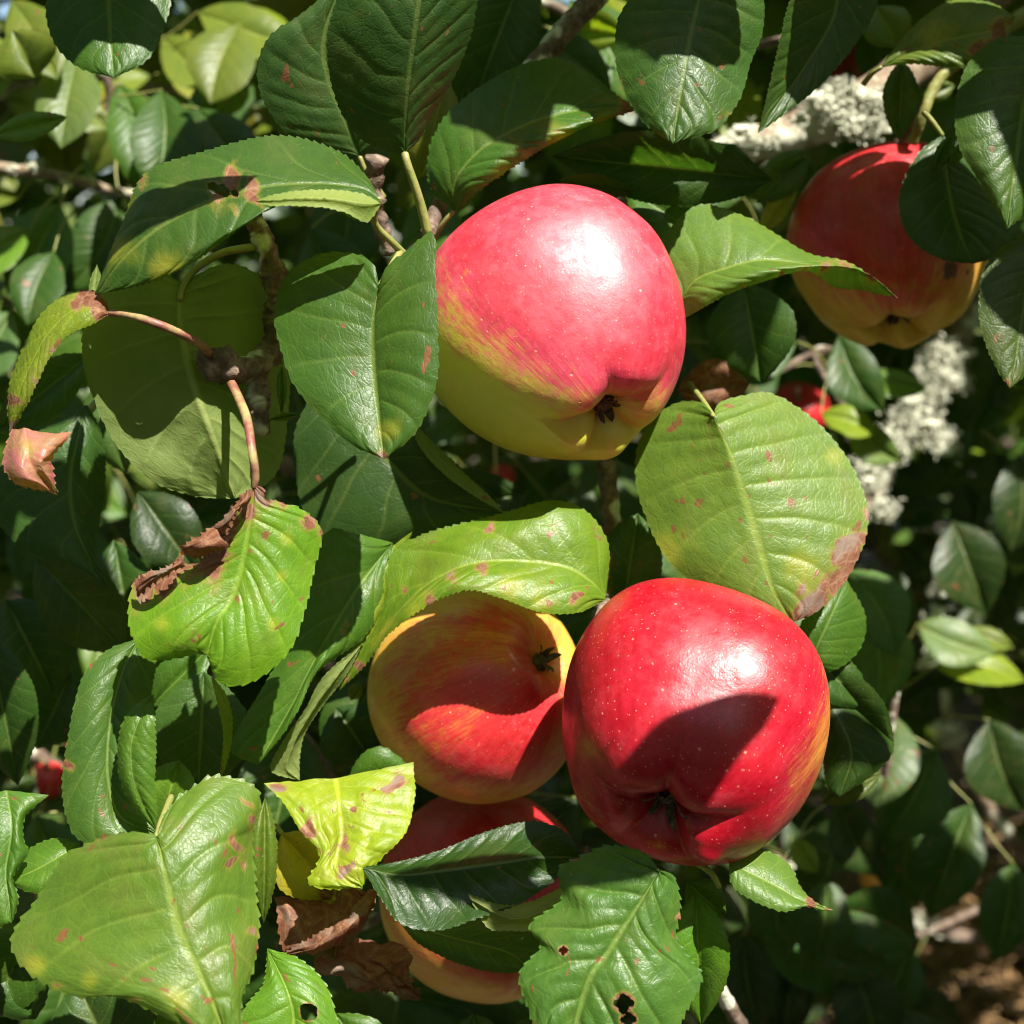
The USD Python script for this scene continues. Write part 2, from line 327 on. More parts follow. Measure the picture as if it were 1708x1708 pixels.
    attrs = {'luv': np.stack([ph, V, U], -1).reshape(-1, 3),
             'lmm': np.stack([U * lm, V * wm * 0.5 * np.clip(0.25 + env, 0, 1), np.full_like(U, seed * 13.7 % 977)], -1).reshape(-1, 3),
             'lcol': np.tile(lc, (n, 1)),
             'lmask': np.stack([br, ye, np.full_like(U, spots)], -1).reshape(-1, 3)}
    p = obj(name, (X.reshape(-1, 3), F), LEAF, par, True, attrs, label)
    if pet is not None:
        q = pts3(pet) if isinstance(pet, str) else pet
        tube('petiole', [W(*[t for t in (x, y)], z - dd) for x, y, dd in smoothrow(q, 14)], np.linspace(petr * 1.15, petr * 0.85, 14), petmat or PETI, p, 7)
    return p

def tube(name, P, r, mat, par, sides=8, rough=0.0, ring=0.0, label=None, seed=0, cap=True):
    """tapered tube through world points P, radii r in mm"""
    P = np.asarray(P, float); n = len(P); r = np.broadcast_to(np.asarray(r, float), (n,)) * 1e-3
    T = np.gradient(P, axis=0); T /= np.linalg.norm(T, axis=1, keepdims=True)
    ref = np.array([0.3, 0.1, 1.0]); a = np.cross(T[0], ref); a /= np.linalg.norm(a); V = []
    ang = np.linspace(0, 2 * np.pi, sides, endpoint=False)
    for i in range(n):
        a = a - T[i] * (a @ T[i]); a /= np.linalg.norm(a); b = np.cross(T[i], a)
        rr = r[i] * np.ones(sides)
        if rough:
            q = (P[i] + np.outer(np.cos(ang), a) * r[i] + np.outer(np.sin(ang), b) * r[i]) * 1000
            rr = rr * (1 + rough * (2 * meshkit.fbm(q / max(r.max() * 900, 1.0), 3, seed) - 1))
        if ring: rr = rr * (1 + ring * (0.7 * math.sin(i * 1.25 + .8 * math.sin(i * .37)) ** 3 + 0.4 * math.sin(i * 2.7 + 1)))
        V.append(P[i] + np.outer(np.cos(ang) * rr, a) + np.outer(np.sin(ang) * rr, b))
    V = np.vstack(V); idx = np.arange(n * sides).reshape(n, sides); nx = np.roll(idx, -1, 1)
    F = np.concatenate([np.stack([idx[:-1], nx[:-1], nx[1:]], -1).reshape(-1, 3), np.stack([idx[:-1], nx[1:], idx[1:]], -1).reshape(-1, 3)])
    if cap:
        V = np.vstack([V, P[0] - T[0] * r[0] * .3, P[-1] + T[-1] * r[-1] * .6]); m = len(V)
        F = np.concatenate([F, np.stack([nx[0], idx[0], np.full(sides, m - 2)], -1), np.stack([idx[-1], nx[-1], np.full(sides, m - 1)], -1)])
    if name is None: return V, F
    return obj(name, (V, F), mat, par, True, label=label)

def twig(par, s, z, r0, r1, mat=None, name='stem', n=None, ring=0.05, rough=0.2, sides=12, seed=1, label=None):
    """woody twig along pixel points 'x,y,d'"""
    q = pts3(s); L = np.linalg.norm(np.diff(q[:, :2], axis=0), axis=1).sum()
    q = smoothrow(q, n or int(np.clip(L / 6, 10, 120)))
    P = [W(x, y, z - d) for x, y, d in q]
    return tube(name, P, np.linspace(r0, r1, len(P)), mat or BARK, par, sides, rough, ring, label, seed)

def ql(par, z, x, y, x2, y2, w, col, roll=0.0, dtip=0.0, bend=0.0, cup=0.25, fat=0.0, stem=0, pet=None, res=0.75, name='leaf', **kw):
    """a simple leaf: base and tip pixels, half width w px; roll tilts the blade about its axis, dtip mm brings the tip forward"""
    d = np.array([x2 - x, y2 - y], float); L = np.hypot(*d); t = d / L; nn = np.array([-t[1], t[0]])
    s = np.linspace(0, 1, 9); mm = z / FPX
    prof = np.array([0, .50, .80, .97, 1.0, .92, .72, .40, 0.0]) if fat <= 0 else np.array([0, .66, .93, 1.0, .99, .93, .78, .5, 0.0])
    px = np.array([x, y]) + s[:, None] * d + (bend * np.sin(np.pi * s) * L)[:, None] * nn
    arch = 0.10 * L * mm * np.sin(np.pi * s)
    md = s * dtip + arch
    mk = lambda sd: np.c_[px + nn * (sd * w * prof * math.cos(roll))[:, None], md + sd * w * mm * prof * math.sin(roll) + cup * w * mm * prof]
    rails = [(-1, mk(-1)), (0, np.c_[px, md]), (1, mk(1))]
    pt = pet
    if stem and pet is None: pt = np.array([[x - t[0] * stem * 4 + nn[0] * stem, y - t[1] * stem * 4 + nn[1] * stem, -3.0], [x - t[0] * stem * 2, y - t[1] * stem * 2, -1.0], [x, y, 0.0]])
    return leaf(par, z, rails, col, name=name, res=res, pet=pt, **kw)
# ------------------------------------------------ apples
def apple(label, x, y, z, R, axis, h1=0.86, h2=0.82, lobe=0.05, spin=0.0, shoulder=1.0, blush=(), base=0.5, green=0.3, scab=(), seed=1, sepal=0.13, group=None, nt=84, nphi=132, bumps=(), stem=True, mat=None, sq=(0, 0), pit=1.0):
    rs = np.random.default_rng(seed)
    e3 = np.asarray(axis, float); e3 = e3 / np.linalg.norm(e3)
    e1 = np.cross([0.2, 1.0, 0.1], e3); e1 /= np.linalg.norm(e1); e2 = np.cross(e3, e1)
    k = shoulder
    prof = np.array([(0, h1 - .24 * pit), (.05, h1 - .235 * pit), (.105, h1 - .16 * pit), (.17, h1 - .075 * pit), (.26, h1 - .012), (.36, h1), (.50 * k, h1 - .06), (.68 * k, h1 - .20), (.84, .50 * h1), (.955, .20 * h1), (1.0, -.10 * h2), (.975, -.38 * h2),
                     (.87, -.68 * h2), (.68, -.92 * h2), (.46, -h2), (.27, -.92 * h2), (.13, -.70 * h2), (.05, -.56 * h2), (0.0, -.54 * h2)])
    d = np.r_[0, np.cumsum(np.linalg.norm(np.diff(prof, axis=0), axis=1))]
    P = PchipInterpolator(d / d[-1], prof, axis=0)
    t = np.linspace(0, 1, nt) ; pr = P(t)
    k3 = np.array([.25, .5, .25])
    for _ in range(2): pr[1:-1] = np.stack([np.convolve(pr[:, i], k3, 'valid') for i in range(2)], 1)
    phi = np.linspace(0, 2 * np.pi, nphi, endpoint=False)
    r, zz, T = np.repeat(pr[:, :1], nphi, 1), np.repeat(pr[:, 1:], nphi, 1), np.repeat(t[:, None], nphi, 1)
    F5 = np.repeat(phi[None], nt, 0)
    am = 1 + 0.45 * np.sin(F5 + seed) ; top = np.exp(-((r - .30) / .20) ** 2) * (T < .5)
    side = np.clip(1 - T * 2.1, 0, 1) * np.sin(np.pi * np.clip(r, 0, 1) * .5) ** 2
    rid = np.abs(np.cos(2.5 * (F5 + spin))) ** 0.8 * 2 - 1.1
    zz = zz + lobe * am * rid * top
    r = r * (1 + 0.7 * lobe * am * rid * side * np.clip(r * 2, 0, 1)) * (1 + 0.018 * np.sin(2 * F5 + seed * 2.1) + 0.012 * np.sin(3 * F5 + seed))
    r = r * (1 + sq[0] * np.cos(4 * (F5 - sq[1])))
    L = np.stack([r * np.cos(F5), r * np.sin(F5), zz], -1)
    L = L + 0.03 * (meshkit.noise(L * 1.7 + 20, seed)[..., None] - .5) * L
    Cm = L[..., 0:1] * e1 + L[..., 1:2] * e2 + L[..., 2:3] * e3                # camera axes, unit radius
    nrm = Cm / np.maximum(np.linalg.norm(Cm, axis=-1, keepdims=True), 1e-9)
    for (bx, by, bz), wd, hh in bumps:
        bd = np.array([bx, by, bz]) / np.linalg.norm([bx, by, bz])
        Cm = Cm + nrm * (hh * np.exp(-((1 - nrm @ bd) / wd) ** 2))[..., None]
    c = W(x, y, z)
    X = c + C2W(Cm) * R * 1e-3
    idx = np.arange(nt * nphi).reshape(nt, nphi); nx = np.roll(idx, -1, 1)
    F = np.concatenate([np.stack([idx[:-1], idx[1:], nx[1:]], -1).reshape(-1, 3), np.stack([idx[:-1], nx[1:], nx[:-1]], -1).reshape(-1, 3)])
    tm = trimesh.Trimesh(X.reshape(-1, 3), F, process=False)
    if tm.volume < 0: F = F[:, ::-1]
    bl = np.full(T.shape, float(base)); gr = np.full(T.shape, float(green)); sc = np.zeros(T.shape)
    for (bx, by, bz), gain, off in blush:
        bd = np.array([bx, by, bz]) / np.linalg.norm([bx, by, bz]); bl = bl + gain * ((nrm @ bd - off) if gain > 0 else np.maximum(nrm @ bd - off, 0))
    for (bx, by, bz), wd, ht in scab:
        bd = np.array([bx, by, bz]) / np.linalg.norm([bx, by, bz]); sc = np.maximum(sc, ht * np.exp(-(np.arccos(np.clip(nrm @ bd, -1, 1)) / wd) ** 2))
    bl = bl - 0.35 * np.exp(-(r / .16) ** 2) * (T < .4)
    bl = bl - 0.6 * np.exp(-(r / .3) ** 2) * (T > .6)
    adir = np.stack([np.cos(F5) * 5.5 + seed * 7, np.sin(F5) * 5.5, zz * 0.9], -1)
    ap = thing('apple', label, 'apple', c, group)
    fl = np.stack([bl, gr, sc], -1).reshape(-1, 3)
    obj('skin', (X.reshape(-1, 3), F), mat or APPLE, ap, True, {'ablush': fl, 'adir': adir.reshape(-1, 3), 'apos': (L * R).reshape(-1, 3) + seed * 61.0})
    # dried calyx: a dark cup and five curled sepals
    toW = lambda q: c + C2W(q[..., 0:1] * e1 + q[..., 1:2] * e2 + q[..., 2:3] * e3) * R * 1e-3
    zc = h1 - .20 * pit
    ci = trimesh.creation.icosphere(2, 1.0); cv = ci.vertices * [.085, .085, .045] ; cv = cv * (1 + .4 * (meshkit.noise(ci.vertices * 3 + 9, seed)[:, None] - .5)) + [0, 0, zc]
    cx = obj('calyx', (toW(cv), ci.faces), CALYX, ap)
    for j in range(5):
        a0 = j * 2 * np.pi / 5 + spin + rs.uniform(-.25, .25); s = np.linspace(0, 1, 9); ln = sepal * rs.uniform(.75, 1.25); cu = rs.uniform(-0.6, 1.3)
        rad = .055 + ln * s * .75 * (1 - .45 * s * cu * .6); hh = zc + .03 + ln * (0.95 * np.sin(s * 1.5) - .35 * s * s * cu)
        wd = .034 * (1 - s) ** .7 + .004; tw = rs.uniform(-.5, .5) * s
        ca, sa = np.cos(a0 + tw), np.sin(a0 + tw); V = []
        for sd, up in ((-1, 0), (0, .014), (1, 0)):
            V.append(np.stack([rad * ca - sd * wd * sa, rad * sa + sd * wd * ca, hh + up], -1))
        V = np.stack(V, 1); ii = np.arange(27).reshape(9, 3); q = []
        for e in (0, 1): q += [np.stack([ii[:-1, e], ii[1:, e], ii[1:, e + 1]], -1), np.stack([ii[:-1, e], ii[1:, e + 1], ii[:-1, e + 1]], -1)]
        obj('sepal', (toW(V.reshape(-1, 3)), np.concatenate(q)), CALYX, cx)
    if stem:
        s = np.linspace(0, 1, 8)[:, None]
        q = np.array([0, 0, -.52 * h2]) * (1 - s) + np.array([.06, .08, -h2 * 1.22]) * s
        tube('stem', toW(q), np.linspace(1.3, 1.7, 8), BARK, ap, 8, .15)
    return ap

apple('large glossy pink-red apple with a yellow lower left side, topmost of the three front apples', 925, 548, 372, 41.0, (.39, -.72, .57), bumps=[((.55, .45, .7), .10, .025), ((-.3, -.1, .95), .07, -.02), ((.32, -.88, .35), .02, .02)], h1=.98, h2=.86, lobe=.046, pit=.75, spin=.9, shoulder=.93, sepal=.09,
      blush=[((.42, .78, .45), 1.35, 0.0)], base=.66, green=.85, seed=3, mat=APPLE_WAXY, scab=[((-.72, .02, .65), .07, .35), ((-.66, .54, .5), .026, .62), ((-.83, .5, .25), .024, .6), ((.29, .12, .95), .02, .58), ((.33, .02, .94), .014, .62), ((.13, -.46, .87), .022, .6), ((-.3, .86, .4), .012, .8), ((.55, -.05, .8), .03, .48)])
apple('deep red apple facing the camera with a dark calyx, lower right of the front apples', 1150, 1210, 350, 40.0, (-.33, -.56, .76), h1=.88, h2=.86, sq=(.028, .75), bumps=[((-.02, -.80, .60), .010, .05), ((.55, .62, .56), .10, .03), ((-.5, -.2, .8), .05, .02)], lobe=.045, spin=.35, shoulder=1.04,
      blush=[((.1, .5, .6), .35, 0.3), ((-.75, -.6, .2), -1.2, .78), ((.93, .05, .35), -1.4, .5)], base=1.22, green=.0, sepal=.17, seed=8, scab=[((.35, -.28, .9), .018, .6), ((.46, -.36, .82), .014, .66), ((.62, -.2, .75), .03, .48), ((-.1, .1, .99), .012, .6)], mat=APPLE_DEEP)
apple('orange-red apple half hidden under a curled green leaf, left of the deep red one', 812, 1146, 408, 36.8, (.68, .40, .62), h1=.80, h2=.94, lobe=.012, spin=.2, pit=.5,
      blush=[((.1, .0, .95), .8, .75)], base=.74, green=.12, seed=5, sepal=.12)
apple('red and yellow apple lowest in the cluster, behind a dark curled leaf', 816, 1500, 444, 38.5, (.5, -.35, .6), h1=.84, h2=.9, lobe=.05,
      blush=[((.25, .8, .5), .9, .25)], base=.80, green=.2, seed=13)
apple('shaded dull red apple with dark scab spots, upper right behind a leaf', 1484, 412, 475, 38.6, (-.02, -.93, .30), h1=.92, h2=.86, lobe=.06, spin=.6,
      blush=[((-.35, .45, .75), .85, .45)], base=.66, green=.3, seed=21,
      scab=[((.33, -.42, .85), .13, .95), ((.02, -.12, 1), .09, .8), ((.05, -.22, 1), .05, .8), ((.55, -.4, .7), .05, .8), ((-.32, .02, .95), .03, .7), ((-.3, -.1, .95), .03, .7), ((-.27, .2, .95), .03, .7), ((-.3, -.93, .3), .12, .7)])
apple('small bright pink apple peeping over the big sunlit leaf', 1330, 690, 900, 23, (.1, -.6, -.6), blush=[((0, .6, .5), .4, .2)], base=.95, seed=31, nt=40, nphi=56)
apple('far dark red apple at the top right beside the lichen branch', 1445, 128, 830, 26, (0, -.7, .3), blush=[((0, .3, .5), .4, .2)], base=.95, seed=33, nt=40, nphi=56)
apple('tiny reddish apple far behind, in the gap under the large pink apple', 838, 795, 1000, 11, (0, -.7, .3), blush=[((0, .3, .5), .4, .2)], base=.8, seed=35, nt=30, nphi=40)
apple('dark red apple deep in shade at the far left', 80, 1302, 700, 11, (0, -.9, -.3), blush=[((0, .3, .5), .4, .2)], base=1.0, seed=37, nt=40, nphi=56)
apple('small orange apple far off in the lower right shade', 1466, 1468, 1000, 16, (0, -.7, -.3), base=.35, green=.0, seed=39, nt=30, nphi=40)

# ------------------------------------------------ leafy twigs in front
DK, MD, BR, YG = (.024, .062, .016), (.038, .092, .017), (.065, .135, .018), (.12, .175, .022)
spur = thing('fruiting_spur', 'knobbly brown fruiting spur with scorched and drooping leaves left of the large pink apple', 'branch', W(430, 600, 350))
twig(spur, '418,362,6 440,400,4 452,440,2 464,490,-2 462,545,-6', 352, 2.8, 4.3, ring=.08, rough=.55, n=70)
twig(spur, '470,520,-6 462,570,-3 430,605,2 395,618,6 368,618,10 340,606,12', 350, 5.2, 3.0, ring=.08, rough=.6, n=70, name='side_spur', seed=5)
twig(spur, '425,600,0 428,650,1 435,690,2 438,722,3', 350, 4.2, 2.3, ring=.10, rough=.5, n=56, name='side_spur', seed=8)
twig(spur, '395,612,8 385,622,9 378,600,11 352,596,12 335,604,13', 350, 3.6, 2.6, ring=.18, rough=.4, n=24, name='bud', seed=12)
twig(spur, '352,606,12 345,614,13 352,632,14', 350, 2.6, 1.4, ring=.2, rough=.3, n=14, name='bud', seed=15)
twig(spur, '416,358,7 424,372,6 432,386,5', 352, 1.2, 3.0, ring=.15, rough=.2, n=12, name='bud', seed=19)
# 1 the long arching leaf, its near half turned under towards the base
leaf(spur, 322, [(-1, '628,322,-4 610,292,-9 560,250,-14 460,226,-15 335,254,-13 242,290,-9 205,370,-6 180,430,-2 158,492,2'),
                 (0, '632,330,0 600,312,1 520,305,3 430,312,6 350,335,8 270,375,8 205,430,6 158,492,2'),
                 (.62, '634,338,2 590,334,5 520,328,9 455,345,12 400,378,14 320,425,13 245,466,9 158,492,2'),
                 (1, '634,342,1 600,368,0 545,344,3 490,340,6 440,352,9 330,432,13 250,470,9 158,492,2')], (.032, .075, .02), soft=True, bul=.8, wav=.7,
     brown=[(385, 312, 22), (428, 322, 20), (238, 292, 16), (390, 352, 12)], holes=[(356, 314, 9), (372, 318, 9), (392, 322, 6)], yel=[(205, 420, 40), (280, 450, 40), (200, 330, 30)], spots=.3, label='arching leaf with a torn hole and a rolled lower edge',
     pet='690,440,-18 655,405,-10 626,374,-5 628,348,-2 632,331,0', petr=1.0)
leaf(spur, 314, ['636,340,0 606,324,1 560,317,2 500,318,3 452,326,3 420,336,2', '636,340,0 608,340,4 556,332,6 500,331,6 455,334,5 420,336,2', '636,340,0 612,370,2 578,355,5 540,346,6 490,343,6 450,343,5 420,336,2'],
     (.17, .22, .02), under=True, bul=.4, serr=.4, wav=.4, spots=.1, name='leaf_fold', label='bright yellow-green rolled rim of the arching leaf')
# 2 big pale underside behind
leaf(spur, 344, ['300,470,0 240,440,4 170,480,10 138,560,9 152,650,8 190,735,6 250,800,4 330,828,-3 392,832,-4',
                 '305,468,0 298,510,4 302,560,6 325,650,6 355,730,4 392,832,-4', '310,466,0 380,440,0 440,470,-14 480,570,-20 480,690,-18 460,790,-12 392,832,-4'],
     (.07, .12, .025), under=True, bul=1.2, spots=.25, label='broad pale leaf underside', quilt=1.8, wav=2.2, pet='424,412,-4 370,422,0 325,450,0 304,480,2 300,500,4', petr=1.1)
leaf(spur, 350, [(-1, '162,440,0 150,470,3 140,540,5 138,600,5 150,650,4 162,668,0'), (0, '162,440,0 158,480,1 150,545,3 150,600,3 156,640,2 162,668,0'), (1, '162,440,0 172,480,-2 165,540,0 162,600,0 165,640,0 162,668,0')],
     (.10, .15, .04), under=True, bul=.3, spots=.1, serr=.4, label='pale rolled leaf edge')
# 3 leaf in front of the big apple
leaf(spur, 321, ['632,478,-2 622,440,-3 585,422,-6 530,425,-8 478,460,-8 458,520,-7 468,580,-4 490,640,0 530,690,3 585,740,6 640,766,8',
                 '632,478,-2 626,510,-1 621,560,0 625,630,2 632,700,5 640,766,8', '632,478,-2 645,445,0 680,418,1 722,388,2 727,470,5 730,560,7 729,630,8 712,685,8 688,728,8 640,766,8'],
     (.034, .082, .02), bul=2.2, wav=.6, spots=.28, yel=[(650, 720, 30)], brown=[(690, 745, 14), (636, 764, 10)], label='broad leaf lying against the left side of the pink apple', pet='668,420,-14 655,440,-8 634,476,-2')
# 17 scorched leaf on its long petiole
leaf(spur, 318, ['424,808,0 405,838,-2 385,846,-4 372,880,-4 345,905,-5 300,925,-4 282,945,-5 228,965,-4 214,1020,2 222,1065,6 246,1100,7 292,1098,6 325,1092,5 345,1092,6',
                 '424,808,0 420,850,1 412,890,2 402,950,3 385,1000,5 362,1035,7 345,1092,6',
                 '424,808,0 440,815,0 466,838,-2 500,848,-4 536,884,-6 524,950,-4 508,1020,0 485,1082,4 440,1126,6 396,1144,7 362,1134,7 345,1092,6'],
     (.075, .165, .014), bul=2.0, wav=1.4, quilt=1.3, spots=.42, yel=[(270, 1040, 22), (470, 960, 18), (455, 1040, 16), (480, 900, 20)],
     brown=[(340, 905, 46), (285, 945, 42), (235, 968, 36), (375, 865, 36), (405, 838, 28), (520, 868, 18), (535, 886, 16), (470, 842, 16), (442, 820, 20), (365, 920, 26)],
     holes=[(322, 928, 14), (452, 824, 11), (395, 838, 8)], label='bright green leaf with a scorched brown crumpled edge', pet='382,632,-24 398,664,-14 412,700,-5 420,750,2 426,790,1 424,812,0', petmat=PETR, petr=1.25)
# crumpled dead rim
for i, s3 in enumerate((['420,812,1 395,828,4 370,866,6 350,880,4', '418,826,4 400,842,8 382,868,9 362,890,6', '416,840,2 404,852,5 390,876,5 368,906,3'],
                        ['368,868,3 338,884,6 304,906,6 300,925,2', '376,890,6 346,902,10 318,914,9 312,930,4', '384,914,4 356,926,7 340,934,6 322,940,2'],
                        ['302,924,3 270,944,5 240,956,6 218,968,3', '306,936,6 276,952,9 246,966,9 222,984,5', '312,946,3 284,962,5 256,976,6 226,998,3'])):
    leaf(spur, 316, s3, (.2, .08, .03), bbase=1.0, bul=1.5, wav=3.0, crum=1.6, serr=.9, spots=.1, quilt=2.0, name='dry_edge', label='brown crisp piece of leaf edge')
# 18 drooping narrow leaf and its withered tip
leaf(spur, 322, [(-1, '186,524,0 165,488,-2 112,490,-5 66,528,-5 34,590,-4 14,655,-2 16,725,0'), (0, '186,524,0 160,512,3 118,518,3 80,555,3 48,612,3 28,665,3 16,725,0'), (1, '186,524,0 150,542,4 112,560,5 82,598,5 62,638,5 46,672,4 16,725,0')],
     YG, bul=.8, spots=.6, ybase=.25, brown=[(150, 500, 24), (170, 515, 16), (30, 668, 16), (18, 715, 22), (90, 590, 14), (62, 640, 12)], quilt=1.3, label='narrow drooping yellowed leaf',
     pet='356,600,-18 336,576,-8 300,556,0 255,538,4 215,526,2 182,522,0', petmat=PETR, petr=1.2)
leaf(spur, 320, ['16,712,0 4,745,3 2,775,4 20,805,5 50,815,4 95,826,2', '40,712,3 45,740,8 48,770,10 62,790,9 80,805,6 95,826,2', '82,722,0 118,720,-2 100,750,2 88,770,3 92,800,2 95,826,2'],
     (.36, .10, .26), bbase=.38, bul=3, wav=3, crum=1.0, spots=.2, quilt=2.2, name='dry_tip', label='withered pinkish brown leaf tip', yel=[(45, 745, 20)])
# small green shoot
ql(spur, 345, 470, 610, 470, 690, 10, BR, roll=.7, stem=0); ql(spur, 345, 500, 690, 450, 700, 6, BR, roll=.3, stem=0, label='thin green shoot')

top = thing('leafy_twig', 'cluster of dark serrated leaves hanging over the top of the large pink apple', 'branch', W(700, 380, 365))
twig(top, '712,392,0 740,330,-14 790,250,-22 860,150,-30 960,30,-40 1080,-90,-50', 372, 2.4, 4.5)
twig(top, '628,262,0 622,310,-4 630,360,-8 650,420,-14', 370, 3.2, 2.2, ring=.2, rough=.4, seed=31, name='dry_spur', label='dry brown shrivelled spur')
leaf(top, 345, ['675,256,0 640,250,-3 598,228,-3 562,170,2 546,90,8 556,20,13 600,-60,18 700,-125,24', '675,256,0 677,200,5 684,120,11 696,30,17 703,-40,20 700,-125,24',
                '675,256,0 700,232,-1 722,190,1 752,140,4 778,80,8 793,20,12 790,-50,17 700,-125,24'], (.028, .07, .024), bul=1.5, spots=.3, label='upright dark leaf with its stalk running down to the spur', pet='714,392,-8 704,350,-5 692,310,-2 680,275,0 675,256,0', petr=1.35)
leaf(top, 372, ['600,262,-4 540,255,-2 478,222,2 438,165,6 430,110,9 450,60,12 500,25,13 570,-30,14', '600,262,-4 575,200,2 548,130,7 540,60,11 570,-30,14', '600,262,-4 650,220,-3 680,120,1 660,40,6 570,-30,14'],
     (.032, .075, .03), spots=.36, label='dusky leaf behind the upright one', pet='640,330,-8 612,290,-4 600,262,-2')
leaf(top, 377, [(-1, '757,352,2 722,318,-2 713,270,-4 735,205,-7 790,152,-10 860,112,-12 932,97,-14 985,124,-12 1030,160,-8 1070,182,-2'),
                (0, '760,352,3 760,300,6 800,250,8 860,215,8 930,190,7 1000,180,5 1045,178,2 1070,182,-2'),
                (.55, '766,352,4 790,305,11 840,262,13 905,228,13 985,200,10 1040,186,4 1070,182,-2'),
                (1, '774,346,2 800,318,9 850,282,11 920,240,11 988,208,8 1040,190,3 1070,182,-2')], (.032, .085, .018), soft=True, bul=1.2, wav=.8, spots=.34, quilt=1.3, serr=.8,
     brown=[(1062, 182, 22), (1045, 186, 14), (872, 250, 14)], yel=[(930, 236, 36), (840, 290, 30), (1010, 200, 30)], label='arched leaf roofing the pink apple, its near edge turned down', pet='722,400,-4 740,372,0 757,352,2')
leaf(top, 352, ['1172,-60,0 1090,-40,-4 1036,20,-5 1026,90,-3 1040,150,0 1075,205,4 1122,240,8', '1175,-60,0 1165,0,3 1150,70,5 1136,150,7 1122,240,8', '1180,-60,0 1262,-30,-3 1274,40,-5 1252,105,-4 1236,160,0 1200,212,5 1166,226,7 1122,240,8'],
     (.03, .074, .022), bul=1.8, spots=.34, brown=[(1225, 195, 16), (1030, 140, 10)], quilt=1.4, label='leaf hanging tip down at top centre')
leaf(top, 362, [(-1, '1330,-30,4 1312,20,6 1298,80,6 1282,150,4 1264,222,0'), (-.55, '1345,-30,0 1338,20,-2 1322,80,-2 1292,160,-2 1264,222,0'), (0, '1400,-30,-8 1390,30,-8 1350,100,-6 1300,170,-3 1264,222,0'), (1, '1470,-30,-10 1458,20,-10 1430,70,-9 1370,140,-6 1300,196,-3 1264,222,0')],
     (.028, .066, .018), soft=True, bul=.6, spots=.2, label='dark leaf with a bright rolled left edge')
ql(top, 392, 1060, 320, 930, 300, 34, (.06, .1, .02), roll=1.0, label='thin leaf edge behind the pink apple')
ql(top, 400, 1290, 300, 920, 260, 70, DK, roll=.5, spots=.1, label='dark leaf behind the arched one')
ql(top, 410, 745, 130, 700, 300, 45, (.1, .12, .02), roll=-.4, ybase=.2, spots=.3)
ql(top, 430, 870, -40, 790, 170, 70, DK, roll=.2, spots=.1)
ql(top, 432, 905, -20, 858, 105, 16, (.09, .11, .02), roll=.9, ybase=.3)
ql(top, 520, 930, 40, 1050, 60, 40, YG, roll=-.5); ql(top, 500, 905, 60, 1020, 150, 44, DK, roll=.4)

tr = thing('leafy_twig', 'twig of mottled leaves in the top right corner above the scabby apple', 'branch', W(1560, 150, 430))
twig(tr, '1522,240,-6 1540,190,0 1556,150,0 1580,120,0 1660,60,-6 1780,-30,-14', 440, 1.7, 3.2, PETI)
twig(tr, '1478,262,-12 1500,232,-8 1530,196,-4 1550,160,0', 446, 2.0, 1.7, BARK, name='apple_stalk_spur')
leaf(tr, 402, ['1470,112,-2 1500,70,-6 1545,25,-9 1590,0,-10 1650,4,-9 1694,28,-5', '1470,112,-2 1520,85,1 1570,68,3 1620,58,3 1660,48,0 1694,28,-5', '1470,112,-2 1520,106,4 1565,110,7 1610,112,8 1660,98,5 1694,28,-5'],
     (.075, .125, .03), bul=2.5, quilt=1.6, spots=.42, brown=[(1662, 62, 26), (1640, 82, 20), (1690, 40, 16)], yel=[(1560, 55, 40)], label='puckered leaf with a pale scorched patch', pet='1440,140,-8 1455,122,-4 1470,112,-2')
leaf(tr, 372, ['1712,60,-4 1660,66,-5 1612,110,-4 1594,180,-1 1600,245,2 1640,312,5 1680,382,7', '1740,70,0 1718,130,2 1704,200,4 1692,290,6 1680,382,7', '1790,90,-6 1800,180,-8 1780,270,-5 1735,335,1 1680,382,7'],
     (.04, .088, .024), bul=2.0, quilt=1.2, spots=.22, label='leaf pointing down at the right edge')
leaf(tr, 400, ['1572,226,-4 1535,252,-2 1508,300,0 1500,350,3 1520,400,5 1570,432,8 1625,440,9', '1572,226,-4 1580,290,1 1590,350,5 1605,400,7 1625,440,9', '1572,226,-4 1610,255,-5 1650,305,-6 1690,360,-4 1695,395,0 1668,425,5 1625,440,9'],
     (.024, .062, .017), bul=1.5, spots=.12, label='dark round leaf covering the right of the scabby apple', pet='1540,186,-4 1556,204,-4 1572,226,-4')
ql(tr, 396, 1560, 282, 1592, 222, 16, MD, roll=.5, label='tiny crinkled leaf'); ql(tr, 394, 1590, 275, 1600, 240, 12, BR, roll=-.5)
leaf(tr, 376, ['1722,380,-3 1672,410,-2 1642,450,0 1632,510,2 1640,560,4 1660,610,6 1684,648,8', '1745,390,0 1720,450,2 1705,530,4 1695,600,6 1684,648,8', '1790,400,-4 1790,480,-3 1760,560,1 1720,615,5 1684,648,8'],
     (.04, .072, .02), bul=1.0, spots=.25, brown=[(1682, 640, 10)], label='dull leaf ending in a brown point at the right edge')
ql(tr, 420, 1505, 100, 1500, 235, 34, MD, roll=-.5, dtip=6, label='small leaf beside the lichen'); ql(tr, 470, 1462, 10, 1500, 80, 44, (.07, .12, .04), roll=.3)
ql(tr, 505, 1540, 160, 1592, 142, 20, (.08, .12, .06), roll=-.4)
ql(tr, 470, 1690, 640, 1760, 560, 50, DK, roll=.3)

